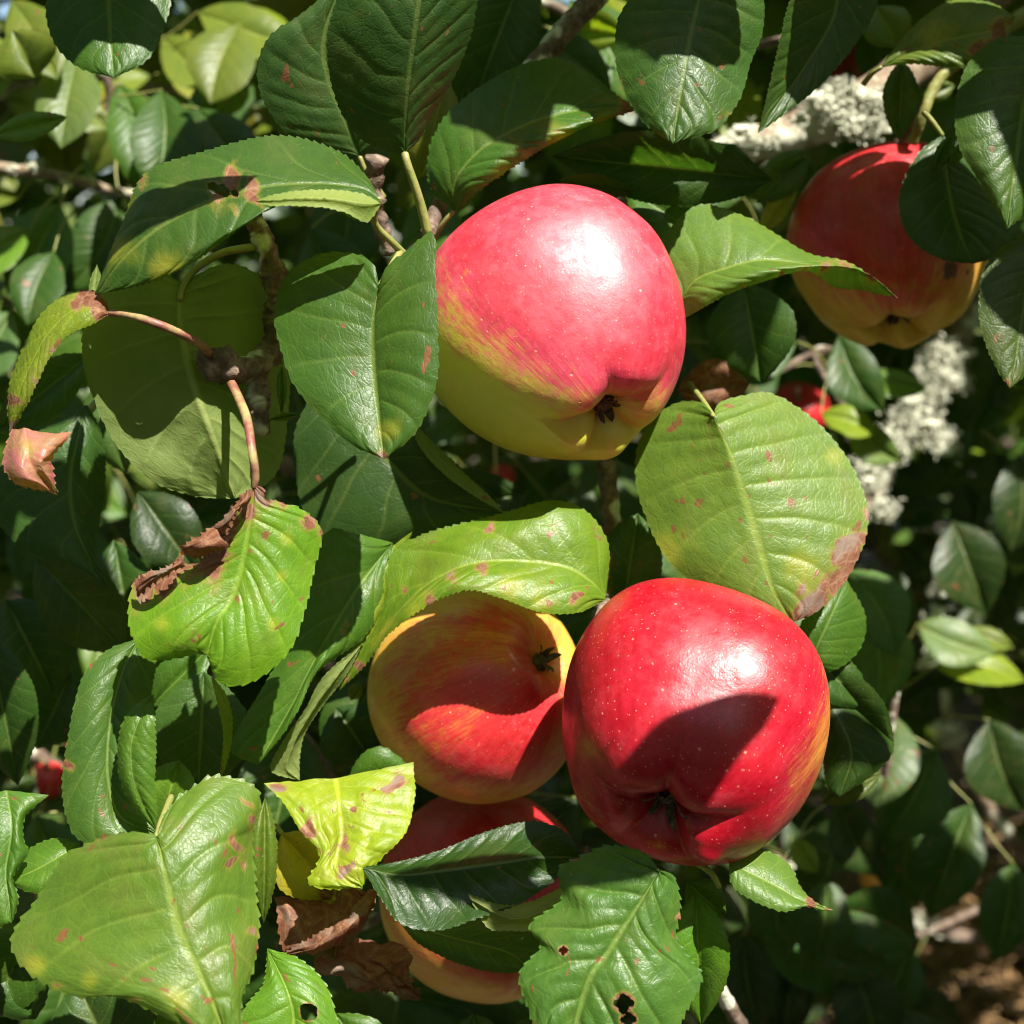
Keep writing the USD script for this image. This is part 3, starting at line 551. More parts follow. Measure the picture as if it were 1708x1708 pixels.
mr = thing('leafy_twig', 'leaves springing between the large pink apple and the scabby apple', 'branch', W(1150, 480, 390))
twig(mr, '1120,560,-30 1130,520,-14 1140,500,-6', 392, 2.2, 1.5, PETI)
leaf(mr, 374, [(-1, '1136,500,0 1098,440,-4 1110,392,-6 1166,342,-10 1240,360,-9 1300,394,-7 1352,424,-4 1420,440,-1 1498,498,3'),
               (0, '1136,500,0 1160,466,2 1212,446,5 1268,433,6 1330,438,6 1400,450,6 1452,466,5 1498,498,3'),
               (.6, '1136,504,0 1168,490,6 1214,474,9 1270,456,11 1330,446,11 1406,444,8 1454,460,6 1498,498,3'),
               (1, '1140,532,0 1175,512,6 1216,490,8 1272,470,9 1345,452,7 1390,478,2 1436,484,2 1498,498,3')], (.072, .135, .035), soft=True, bul=1.0, wav=.8, spots=.22,
     brown=[(1345, 449, 12), (1375, 444, 12), (1410, 443, 14), (1450, 456, 14), (1495, 496, 10), (1300, 458, 8), (1240, 478, 7)], label='light green leaf reaching right with a red-brown rim')
ql(mr, 402, 1180, 400, 1042, 312, 52, MD, roll=-.3, dtip=-6, label='leaf behind the shoulder of the pink apple'); ql(mr, 410, 1180, 350, 1075, 335, 40, YG, roll=.4, dtip=-4)
ql(mr, 470, 1345, 250, 1262, 340, 34, (.05, .1, .04), roll=.2); ql(mr, 480, 1330, 300, 1265, 392, 30, (.25, .27, .12), roll=.9, dtip=4, label='pale sunlit leaf underside')
ql(mr, 430, 1240, 470, 1270, 640, 78, DK, roll=-.3, dtip=8, spots=.1, label='dark hanging leaf with sun flecks'); ql(mr, 470, 1350, 262, 1290, 300, 20, BR, roll=.8)
ql(mr, 420, 1225, 240, 1185, 330, 70, DK, roll=.2); ql(mr, 430, 1250, 640, 1130, 650, 50, (.06, .05, .02), roll=.4, bbase=.8, wav=3, label='brown dead leaf behind the pink apple', quilt=2)
rl = thing('leafy_twig', 'broad sunlit leaf and its dark neighbours right of the deep red apple', 'branch', W(1200, 660, 390))
twig(rl, '1010,770,-30 1018,830,-28 1022,880,-30 1030,960,-34 1000,1040,-40', 404, 3.2, 3.6, BARK, ring=.12, rough=.3)
leaf(rl, 366, ['1190,694,0 1172,672,-4 1130,672,-10 1088,700,-13 1064,745,-14 1062,810,-12 1082,875,-9 1112,930,-5 1160,975,-2 1240,1015,2 1322,1038,5',
               '1190,694,0 1206,728,1 1226,780,2 1248,850,3 1272,930,5 1290,985,6 1322,1038,5',
               '1190,694,0 1200,672,-4 1240,660,-9 1286,656,-13 1350,694,-14 1402,748,-12 1432,800,-9 1448,860,-5 1436,920,-1 1402,980,3 1362,1020,5 1322,1038,5'],
     (.095, .165, .040), bul=2.2, wav=.8, spots=.44, quilt=1.0, yel=[(1110, 920, 50), (1390, 760, 26), (1330, 950, 50)],
     brown=[(1430, 900, 24), (1400, 965, 32), (1372, 1000, 30), (1345, 1025, 24), (1422, 935, 26), (1330, 985, 16), (1443, 860, 10)], label='big broad pale green leaf with a browned lower right rim', pet='1150,640,-30 1172,668,-12 1190,694,0')
leaf(rl, 384, ['1346,1120,0 1330,1060,2 1350,1020,0 1380,985,-4 1412,966,-6', '1346,1120,0 1362,1080,4 1380,1040,4 1398,1000,0 1412,966,-6', '1346,1120,0 1390,1118,2 1432,1085,-4 1444,1030,-8 1412,966,-6'], MD, bul=2, label='glossy leaf below the browned rim')
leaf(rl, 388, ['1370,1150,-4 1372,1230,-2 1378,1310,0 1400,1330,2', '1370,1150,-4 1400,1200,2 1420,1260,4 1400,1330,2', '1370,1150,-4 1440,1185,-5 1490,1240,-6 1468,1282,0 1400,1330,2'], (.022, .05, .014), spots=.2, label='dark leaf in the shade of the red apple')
ql(rl, 396, 1350, 1120, 1492, 1245, 52, (.024, .055, .016), roll=-.3, spots=.1); ql(rl, 392, 1350, 1090, 1446, 1180, 40, DK, roll=.3)
ql(rl, 402, 1040, 1010, 1064, 856, 56, DK, roll=.3, fat=1, spots=.5, stem=8, label='small dark leaf spotted brown between the apples')
ql(rl, 410, 1370, 1340, 1470, 1290, 26, (.05, .07, .02), roll=.5)

cl = thing('leafy_twig', 'curled yellow-green leaf and companions above the half hidden apple', 'branch', W(1000, 1010, 372))
twig(cl, '1036,990,-40 1010,1010,-20 1000,1030,-14 985,1060,-20', 372, 1.8, 1.6, BARK)
leaf(cl, 364, [(-1, '1012,985,-4 1016,915,-6 996,872,-6 960,842,-5 912,836,-4 845,854,-4 770,874,-4 705,892,-4 652,925,-4 640,1000,-2 610,1070,0 566,1152,0'),
               (-.45, '1010,990,-2 995,930,-1 950,896,2 890,885,3 830,895,3 760,910,2 700,940,-2 664,990,0 640,1030,1 610,1080,1 566,1152,0'),
               (0, '1010,995,0 985,968,3 945,945,5 890,936,6 820,935,7 760,948,8 705,980,8 660,1026,7 620,1080,4 566,1152,0'),
               (.5, '1008,1000,2 970,992,9 920,985,12 860,970,13 800,960,14 745,972,14 690,1004,12 645,1046,8 612,1092,4 566,1152,0'),
               (1, '1005,1003,2 962,1022,11 902,1021,15 838,998,16 785,984,17 738,996,16 682,1030,14 644,1062,9 606,1112,4 566,1152,0')], (.085, .155, .018), soft=True, bul=.6, wav=.8, spots=.40, quilt=1.2, serr=.7,
     yel=[(640, 1060, 40), (900, 1000, 40), (700, 1015, 40), (850, 975, 40)], brown=[(822, 875, 12), (674, 985, 9), (716, 1002, 14), (760, 968, 14), (800, 948, 12), (960, 1000, 12), (600, 1118, 14), (580, 1140, 12), (915, 1006, 9)],
     label='curled yellow-green leaf arching over the half hidden apple')
leaf(cl, 368, [(-1, '655,912,-2 640,960,2 620,1030,5 590,1080,6 540,1130,8'), (0, '658,908,-2 650,960,0 636,1020,3 604,1070,4 540,1130,8'), (1, '688,886,-2 665,940,-4 650,1000,-2 620,1066,0 540,1130,8')], YG, bul=.4, serr=.5, spots=.3, ybase=.3, label='yellowish rolled leaf rim')
leaf(cl, 358, ['655,905,-14 590,890,-6 545,888,-8 505,985,-9 475,1080,-6 430,1160,-3 384,1248,0 430,1276,4', '655,905,-14 605,970,-5 560,1040,0 520,1110,1 485,1180,2 430,1276,4', '655,905,-14 648,980,-10 610,1060,-4 530,1120,3 500,1180,8 468,1230,7 430,1276,4'],
     (.05, .118, .022), bul=2.4, spots=.26, quilt=1.2, brown=[(578, 1040, 8), (572, 1052, 6)], label='bright green leaf with a shadowed fold, left of the curled one')
leaf(cl, 364, [(-1, '606,1072,2 540,1128,6 508,1185,6 470,1240,5 452,1285,3 500,1302,0'), (0, '606,1072,2 560,1130,5 524,1180,5 492,1235,4 478,1280,2 500,1302,0'), (1, '606,1072,2 575,1130,2 540,1175,1 510,1220,0 500,1260,0 500,1302,0')],
     (.09, .12, .04), under=True, bul=.5, serr=.3, spots=.2, label='pale matt underside strip')
leaf(cl, 384, ['530,640,-6 492,720,-3 496,810,-2 520,880,0 580,920,0 700,900,0 842,856,3', '560,660,-3 600,720,2 650,770,3 720,830,4 842,856,3', '600,650,-4 690,706,0 740,755,4 790,800,5 842,856,3'], (.024, .056, .02), bul=1.6, spots=.1, label='dark leaf with its underside to the camera')
leaf(cl, 374, [(-1, '686,708,0 700,745,4 740,790,6 790,826,6 842,857,3'), (0, '688,706,0 715,745,2 755,786,4 800,824,4 842,857,3'), (1, '690,704,0 730,745,0 775,790,1 815,826,2 842,857,3')], (.06, .14, .02), under=True, bul=.3, serr=.3, brown=[(808, 830, 8), (760, 792, 6)], label='lit folded-over leaf edge')
ql(cl, 420, 560, 1180, 620, 1270, 60, (.02, .05, .018), roll=.2); ql(cl, 430, 620, 1130, 560, 1290, 60, DK, roll=-.3); ql(cl, 400, 600, 1140, 585, 1168, 12, (.1, .12, .03), roll=.3)

bl = thing('leafy_twig', 'large domed leaf with toothed edge and its neighbours in the lower left', 'branch', W(290, 1380, 350))
twig(bl, '262,1392,-2 272,1340,-20 300,1260,-40 340,1180,-50 380,1100,-60', 352, 1.6, 2.6, BARK)
leaf(bl, 305, ['262,1394,-4 225,1388,-6 168,1398,-10 106,1432,-12 62,1498,-11 20,1560,-8 28,1600,-3 72,1638,3 130,1662,7 200,1664,10 290,1704,12 350,1735,12 385,1760,10',
               '262,1394,-4 272,1440,1 286,1500,4 304,1562,7 332,1620,9 362,1690,11 385,1760,10',
               '262,1394,-4 274,1360,-9 304,1326,-14 362,1294,-18 432,1320,-20 422,1400,-18 426,1480,-14 432,1545,-8 424,1610,-2 404,1665,5 400,1720,9 385,1760,10'],
     (.07, .128, .03), bul=3.6, wav=.8, serr=1.1, teeth=34, spots=.44, quilt=1.5, nv=6.5, yel=[(150, 1640, 24), (300, 1660, 40), (60, 1610, 24)],
     brown=[(416, 1340, 12), (420, 1370, 12), (395, 1405, 16), (385, 1440, 14), (410, 1445, 10), (425, 1555, 12), (225, 1665, 10), (95, 1645, 8)], label='large domed leaf with saw-toothed edge', pet='285,1330,-34 268,1372,-14 262,1394,-4')
leaf(bl, 338, ['232,1064,-6 180,1085,-4 138,1130,0 116,1215,4 104,1310,6 116,1380,8 150,1412,9 190,1422,9 262,1392,6', '232,1064,-6 205,1120,-2 185,1200,2 180,1290,5 200,1360,6 262,1392,6', '232,1064,-6 258,1090,-9 252,1160,-6 236,1240,-3 240,1320,2 262,1392,6'],
     (.042, .095, .028), bul=2.2, spots=.26, quilt=1.2, brown=[(112, 1280, 10)], label='bluish green leaf standing behind the domed leaf')
leaf(bl, 326, [(-1, '256,1158,-4 220,1180,-2 200,1222,0 198,1290,2 222,1345,3 262,1386,2'), (0, '256,1158,-4 232,1200,2 218,1245,4 222,1300,5 240,1345,4 262,1386,2'), (1, '256,1158,-4 258,1200,2 260,1260,3 258,1310,3 262,1350,3 262,1386,2')],
     (.05, .11, .022), bul=1.2, spots=.12, quilt=1.4, label='narrow folded upright leaf')
ql(bl, 345, 262, 1388, 300, 1268, 48, BR, roll=.2, fat=1, stem=4, label='bright small leaf tucked behind the domed one')
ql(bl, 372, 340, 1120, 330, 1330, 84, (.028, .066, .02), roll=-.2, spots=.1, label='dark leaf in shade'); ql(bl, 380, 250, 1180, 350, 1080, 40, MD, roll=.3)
leaf(bl, 352, [(-1, '352,1130,0 362,1170,3 372,1220,4 370,1265,3 366,1304,0'), (0, '354,1130,0 372,1170,2 380,1215,2 376,1262,2 366,1304,0'), (1, '356,1130,0 380,1165,0 388,1210,0 382,1260,0 366,1304,0')], YG, bul=.4, ybase=.2, serr=.5, label='thin yellowish leaf edge')
leaf(bl, 330, ['-40,1330,-4 -50,1400,0 -40,1500,4 -10,1545,6 20,1540,6', '10,1318,-6 20,1380,0 10,1450,3 15,1500,5 20,1540,6', '82,1326,-6 42,1362,-4 40,1402,0 48,1422,0 22,1462,3 30,1500,5 20,1540,6'], (.05, .118, .025), bul=2, spots=.2, label='torn leaf at the left edge')
leaf(bl, 335, ['134,1408,-4 95,1398,-6 55,1412,-5 25,1440,-2 14,1470,2', '134,1408,-4 100,1428,1 60,1450,3 14,1470,2', '134,1408,-4 112,1458,3 85,1488,6 48,1488,6 14,1470,2'], (.055, .125, .022), bul=1.8, spots=.15, label='small leaf with bitten outline')
ql(bl, 360, 60, 1540, -20, 1700, 60, MD, roll=.2, fat=1); ql(bl, 360, 60, 1700, 0, 1600, 50, DK); ql(bl, 372, 200, 1800, 130, 1640, 90, (.03, .07, .025), roll=.1, fat=1); ql(bl, 372, 300, 1760, 320, 1660, 50, BR)
ql(bl, 348, 442, 1330, 440, 1540, 24, (.06, .1, .02), roll=.5, label='olive leaf edge-on beside the domed leaf')

bt = thing('leafy_twig', 'mixed yellow, dead and glossy green leaves at the bottom under the apples', 'branch', W(900, 1560, 380))
twig(bt, '1100,1452,-10 1120,1500,-30 1160,1580,-60 1240,1720,-90', 352, 1.5, 3.0, BARK)
twig(bt, '980,1420,-60 900,1440,-80 700,1500,-90 560,1560,-95 430,1600,-100', 380, 2.0, 2.6, BARK, name='side_twig')
leaf(bt, 352, ['440,1306,-4 470,1335,0 500,1385,4 530,1425,6 512,1462,9 520,1480,9 560,1484,10 605,1482,9', '560,1296,-10 565,1340,-2 570,1390,3 560,1440,7 580,1470,9 605,1482,9', '690,1270,-14 692,1330,-8 682,1378,-2 658,1412,4 622,1448,7 612,1470,8 605,1482,9'],
     (.16, .22, .018), ybase=.34, bul=2.0, wav=3.0, crum=.9, quilt=1.4, spots=.35, brown=[(574, 1405, 18), (512, 1380, 20), (520, 1402, 14), (545, 1425, 7), (590, 1350, 6), (585, 1440, 6), (575, 1450, 16), (660, 1300, 20), (470, 1312, 14)], label='bright yellow-green leaf with rusty blotches')
ql(bt, 368, 470, 1390, 560, 1500, 60, (.26, .2, .02), roll=.1, ybase=1.0, brown=[(540, 1480, 25), (455, 1470, 16)], stem=6, label='deep yellow leaf turning brown'); ql(bt, 372, 500, 1470, 620, 1500, 24, (.3, .2, .03), ybase=.8, brown=[(600, 1490, 30)], roll=.3)
ql(bt, 385, 580, 1300, 690, 1290, 50, MD, roll=.2, label='leaf in shade above the yellow one')
leaf(bt, 366, ['455,1490,0 460,1550,2 470,1590,4 520,1580,6 560,1600,6', '540,1490,-4 545,1530,2 540,1560,5 545,1580,6 560,1600,6', '628,1482,-2 622,1520,4 600,1550,5 585,1580,6 560,1600,6'], (.2, .07, .03), bbase=1.0, bul=4, wav=5, crum=3, quilt=2.5, spots=.1, name='dry_leaf', label='dark brown curled dead leaf')
leaf(bt, 358, [(-1, '628,1480,2 590,1512,2 540,1548,4 500,1570,4 466,1594,2'), (0, '632,1490,6 600,1530,9 552,1562,10 510,1585,8 466,1594,2'), (1, '630,1512,2 606,1548,4 565,1580,5 520,1598,5 466,1594,2')], (.3, .1, .03), bbase=.95, bul=1.5, wav=2, crum=1.5, quilt=2, serr=.5, name='dry_leaf', label='rust-orange rolled edge of the dead leaf')
leaf(bt, 370, ['522,1588,0 524,1618,4 560,1630,6 580,1650,8 640,1665,6 702,1664,3', '590,1560,-6 600,1590,2 625,1610,6 640,1630,8 670,1650,6 702,1664,3', '670,1560,-10 690,1590,-4 680,1612,2 690,1630,4 700,1650,4 702,1664,3'], (.35, .2, .12), bbase=1.0, bul=3, wav=5, crum=3.2, quilt=3, spots=.1, name='dry_leaf', label='pale tan crumpled dead leaf')
leaf(bt, 346, ['604,1446,2 660,1438,-4 730,1420,-8 810,1388,-12 885,1370,-14 940,1386,-12 975,1430,-8', '606,1448,2 670,1458,3 740,1450,2 820,1440,0 900,1430,-2 975,1430,-8', '606,1450,2 636,1500,8 668,1540,10 730,1552,10 800,1530,8 880,1500,4 975,1430,-8'],
     (.014, .042, .01), bul=-2.5, wav=1.0, spots=.15, quilt=1.3, label='dark glossy cupped leaf in front of the lowest apple')
leaf(bt, 344, [(-1, '940,1478,-2 880,1506,2 830,1508,4 780,1490,4'), (0, '948,1490,-2 890,1526,4 845,1530,6 785,1500,4'), (1, '944,1504,-2 900,1548,3 845,1552,5 812,1546,4 780,1490,4')], (.16, .17, .08), under=True, bul=1, ybase=.1, spots=.3, label='pale underside of a turned leaf')
leaf(bt, 366, ['670,1544,0 700,1575,4 760,1605,8 830,1622,9 888,1618,6', '680,1540,-2 740,1560,3 800,1575,5 850,1590,5 888,1618,6', '720,1520,-4 800,1530,-2 870,1540,-2 905,1575,0 888,1618,6'], (.035, .085, .03), bul=1.6, spots=.1, label='bluish leaf across the lowest apple')
leaf(bt, 318, ['1100,1452,0 1076,1424,-4 1018,1410,-9 962,1432,-10 932,1450,-8 936,1500,-5 884,1542,-4 902,1578,0 866,1625,3 884,1690,7 900,1740,9 940,1790,10',
               '1100,1452,0 1078,1490,2 1046,1540,4 1012,1590,6 980,1640,8 940,1790,10',
               '1100,1452,0 1124,1462,-3 1135,1510,-2 1128,1562,0 1150,1600,2 1171,1632,4 1142,1692,8 1110,1760,10 1040,1800,11 940,1790,10'],
     (.046, .11, .03), bul=2.6, wav=1.0, quilt=2.0, spots=.3, serr=.8, nv=6.5, holes=[(940, 1585, 7), (1040, 1672, 15), (1048, 1700, 12)], brown=[(1132, 1530, 10)], label='large glossy puckered leaf with a hole')
leaf(bt, 336, ['1216,1438,0 1240,1424,-4 1284,1421,-6 1318,1445,-5 1334,1478,-2 1360,1505,2 1390,1518,4', '1216,1438,0 1250,1455,2 1290,1475,3 1335,1500,4 1390,1518,4', '1216,1438,0 1222,1478,4 1262,1505,7 1308,1520,8 1345,1512,6 1368,1518,5 1390,1518,4'], (.08, .15, .045), bul=1.4, quilt=1.2, brown=[(1350, 1505, 10), (1385, 1518, 12)], label='small pointed leaf below the deep red apple', pet='1150,1432,-6 1185,1455,-4 1200,1480,-3')
ql(bt, 352, 1160, 1490, 1170, 1710, 56, (.05, .13, .016), roll=-.35, label='bright green leaf half in shadow'); ql(bt, 360, 1145, 1470, 1210, 1530, 34, MD, roll=.3)
leaf(bt, 330, ['446,1582,-6 440,1640,0 410,1680,4 400,1740,6 420,1800,6', '446,1582,-6 478,1650,2 490,1700,4 480,1750,6 420,1800,6', '446,1582,-6 500,1600,-4 542,1640,-2 562,1700,2 570,1760,4 420,1800,6'], (.065, .15, .02), bul=1.8, holes=[(515, 1688, 13)], spots=.15, label='bright leaf with a round bite hole')
ql(bt, 370, 800, 1780, 790, 1690, 44, DK, roll=.2, fat=1); ql(bt, 362, 620, 1790, 560, 1690, 60, MD, roll=-.3)

lf = thing('leafy_twig', 'deep green drooping leaves along the left edge', 'branch', W(120, 700, 400))
twig(lf, '200,620,-30 170,660,-10 145,690,0', 400, 1.8, 1.2, PETI)
leaf(lf, 382, ['140,676,-4 100,700,-2 50,730,0 0,780,3 -20,840,5 20,900,7 70,930,8 128,950,8 182,982,8', '142,676,-4 128,740,2 118,800,4 125,870,6 150,930,7 182,982,8', '146,676,-4 168,720,-6 176,790,-8 168,860,-5 160,920,2 182,982,8'], (.03, .075, .026), bul=2.0, spots=.12, label='long dark leaf with a sun glint')
ql(lf, 400, 150, 590, -10, 720, 50, (.035, .085, .028), roll=.5, dtip=4); ql(lf, 420, 60, 930, 210, 1090, 70, (.04, .07, .022), roll=-.3, spots=.3); ql(lf, 425, 10, 1000, 90, 1160, 70, DK, roll=.2, fat=1)
ql(lf, 400, -20, 1060, 30, 1310, 60, DK, roll=-.2); ql(lf, 430, 160, 640, 210, 790, 50, (.04, .085, .03), roll=-.4); ql(lf, 440, 190, 900, 230, 1130, 60, DK)
ql(lf, 450, 120, 1120, 60, 1250, 60, DK); ql(lf, 440, 230, 820, 330, 960, 60, (.015, .035, .012), roll=.3)

tl = thing('leafy_twig', 'shaded leaves hanging in at the top left corner', 'branch', W(180, 20, 380))
twig(tl, '180,-20,-4 200,-60,-8 300,-160,-20', 384, 1.6, 2.4, BARK)
leaf(tl, 368, ['178,-90,-4 110,-60,-3 78,0,0 88,65,3 128,110,6 190,130,9', '178,-90,-4 180,-20,2 184,60,6 190,130,9', '178,-90,-4 260,-70,-5 284,-10,-4 272,50,0 245,100,5 190,130,9'], (.03, .08, .016), bul=1.5, spots=.1, label='dark leaf hanging tip down at the top left')
ql(tl, 420, -10, 225, 112, 195, 26, (.1, .19, .02), roll=.5, dtip=6, label='sunlit yellow-green leaf at the left edge'); ql(tl, 470, 60, 130, 20, 50, 60, (.09, .13, .03), roll=.3, ybase=.1)
# ------------------------------------------------ branches behind, lichen, ground, shade canopy
rng = random.Random(7)
def nat(par, z, x, y, Lmm, ang, tilt, col, wr=0.33, res=0.5, **kw):
    """natural leaf: base pixel, length in mm, direction in the picture (deg, 0 right, 90 down), tilt towards the sky (rad)"""
    L = Lmm * FPX / z; a = math.radians(ang); kw.setdefault('stem', 0); kw.setdefault('petr', .5)
    dt = math.sin(tilt) * Lmm * math.sin(a); sh = math.sqrt(max(0.15, 1 - (dt / Lmm) ** 2))
    return ql(par, z, x, y, x + L * sh * math.cos(a), y + L * sh * math.sin(a), L * wr, col, roll=tilt * math.cos(a), dtip=dt, res=res, **kw)

def tuft(par, x, y, z, size, n, seed, label=None):
    """scruffy lichen: lumpy crust pieces with short crooked forked strands between them"""
    rs = np.random.default_rng(seed); c = W(x, y, z); V, F, o = [], [], 0
    for k in range(4):
        ic = trimesh.creation.icosphere(2, 1.0); q = ic.vertices * (0.35 + 1.1 * meshkit.fbm(ic.vertices * 2.6 + seed + k * 9, 4, seed)[:, None])
        q = q * rs.uniform(.2, .42) * size * 1e-3 * [1.5, .5, .8] + rs.normal(size=3) * size * [.55e-3, .2e-3, .4e-3]
        V.append(c + q); F.append(ic.faces + o); o += len(q)
    for i in range(n * 3):
        d = rs.normal(size=3) * [1, .6, 1] + [0, -.3, 0]; d /= np.linalg.norm(d); ln = size * rs.uniform(.15, .55) * 1e-3
        p0 = c + rs.normal(size=3) * size * [.5e-3, .2e-3, .4e-3]; side = np.cross(d, rs.normal(size=3)); side /= np.linalg.norm(side)
        p1 = p0 + d * ln * .5 + side * ln * rs.uniform(-.4, .4)
        for k in (-1, 1):
            p2 = p1 + d * ln * rs.uniform(.1, .5) + k * side * ln * rs.uniform(.2, .5)
            v, f = tube(None, np.array([p0, p1, p2]), np.array([.07, .055, .03]) * size * rs.uniform(.5, 1.1), None, None, 4, 0, 0)
            V.append(v); F.append(f + o); o += len(v)
    return obj('lichen_tuft', (np.vstack(V), np.vstack(F)), LICHEN, par, True, label=label)

lb = thing('lichen_branch', 'thick lichen covered branch behind the twigs at the upper right', 'branch', W(1300, 230, 600))
twig(lb, '1000,330,-30 1120,290,-10 1230,252,0 1330,215,0 1420,180,0 1520,110,-20 1680,-40,-50', 600, 8.5, 11.5, BARKL, rough=.35, ring=.05, sides=18, n=70)
for i, (x, y, s, n) in enumerate([(1212, 246, 6, 26), (1250, 236, 8, 30), (1280, 250, 7, 22), (1375, 176, 10, 40), (1405, 158, 9, 40), (1430, 190, 12, 60), (1460, 180, 10, 50), (1415, 206, 10, 40), (1395, 150, 7, 26), (1455, 215, 8, 30)]):
    tuft(lb, x, y, 588, s, n, 50 + i)
lb2 = thing('lichen_branch', 'slanting limb crusted with white lichen at the right behind the broad leaf', 'branch', W(1530, 700, 860))
twig(lb2, '1650,420,-40 1600,560,-10 1560,640,0 1510,700,0 1470,770,0 1430,850,10 1330,1010,20 1240,1200,30', 860, 9, 12, BARKL, rough=.4, sides=14, n=60)
for i, (x, y, s, n) in enumerate([(1572, 590, 13, 60), (1560, 625, 12, 50), (1585, 612, 10, 50), (1552, 655, 10, 40), (1520, 680, 12, 50), (1505, 715, 13, 50), (1545, 720, 13, 70), (1480, 740, 12, 50), (1462, 770, 12, 50), (1450, 805, 11, 40), (1470, 850, 10, 60), (1445, 780, 10, 40), (1575, 740, 9, 60), (1600, 640, 8, 50)]):
    tuft(lb2, x, y, 840, s, n, 80 + i)
tw = thing('lichen_branch', 'thin grey lichened twig crossing at the far left', 'branch', W(80, 290, 620))
twig(tw, '-60,270,0 20,282,0 90,292,4 190,318,4 260,330,0', 620, 3.2, 2.0, BARKL, rough=.3)
for x, y, s in ((62, 276, 4), (20, 280, 3), (110, 300, 3), (150, 302, 3)): tuft(tw, x, y, 614, s, 20, int(x))
tw2 = thing('lichen_branch', 'dead twigs with grey lichen scraps low in the right hand shade', 'branch', W(1500, 1500, 1000))
twig(tw2, '1440,1380,0 1490,1450,0 1520,1530,0 1600,1560,0 1760,1580,0', 1000, 3.5, 6, BARK, rough=.3)
twig(tw2, '1575,1150,0 1590,1230,0 1640,1330,0 1720,1440,0', 1000, 4, 6, BARKL, rough=.3, name='side_twig'); twig(tw2, '1240,1600,0 1180,1660,0 1100,1760,0', 1000, 4, 6, BARKL, rough=.3, name='side_twig')
for x, y, s in ((1584, 1218, 11), (1590, 1235, 8), (1500, 1525, 12), (1535, 1545, 12), (1245, 1575, 10), (1235, 1600, 8), (1270, 1690, 9), (1570, 1050, 12), (1560, 985, 7), (1340, 1600, 6)): tuft(tw2, x, y, 985, s, 40, int(x + y))

OLV = (.085, .12, .028); DD = (.016, .036, .012)
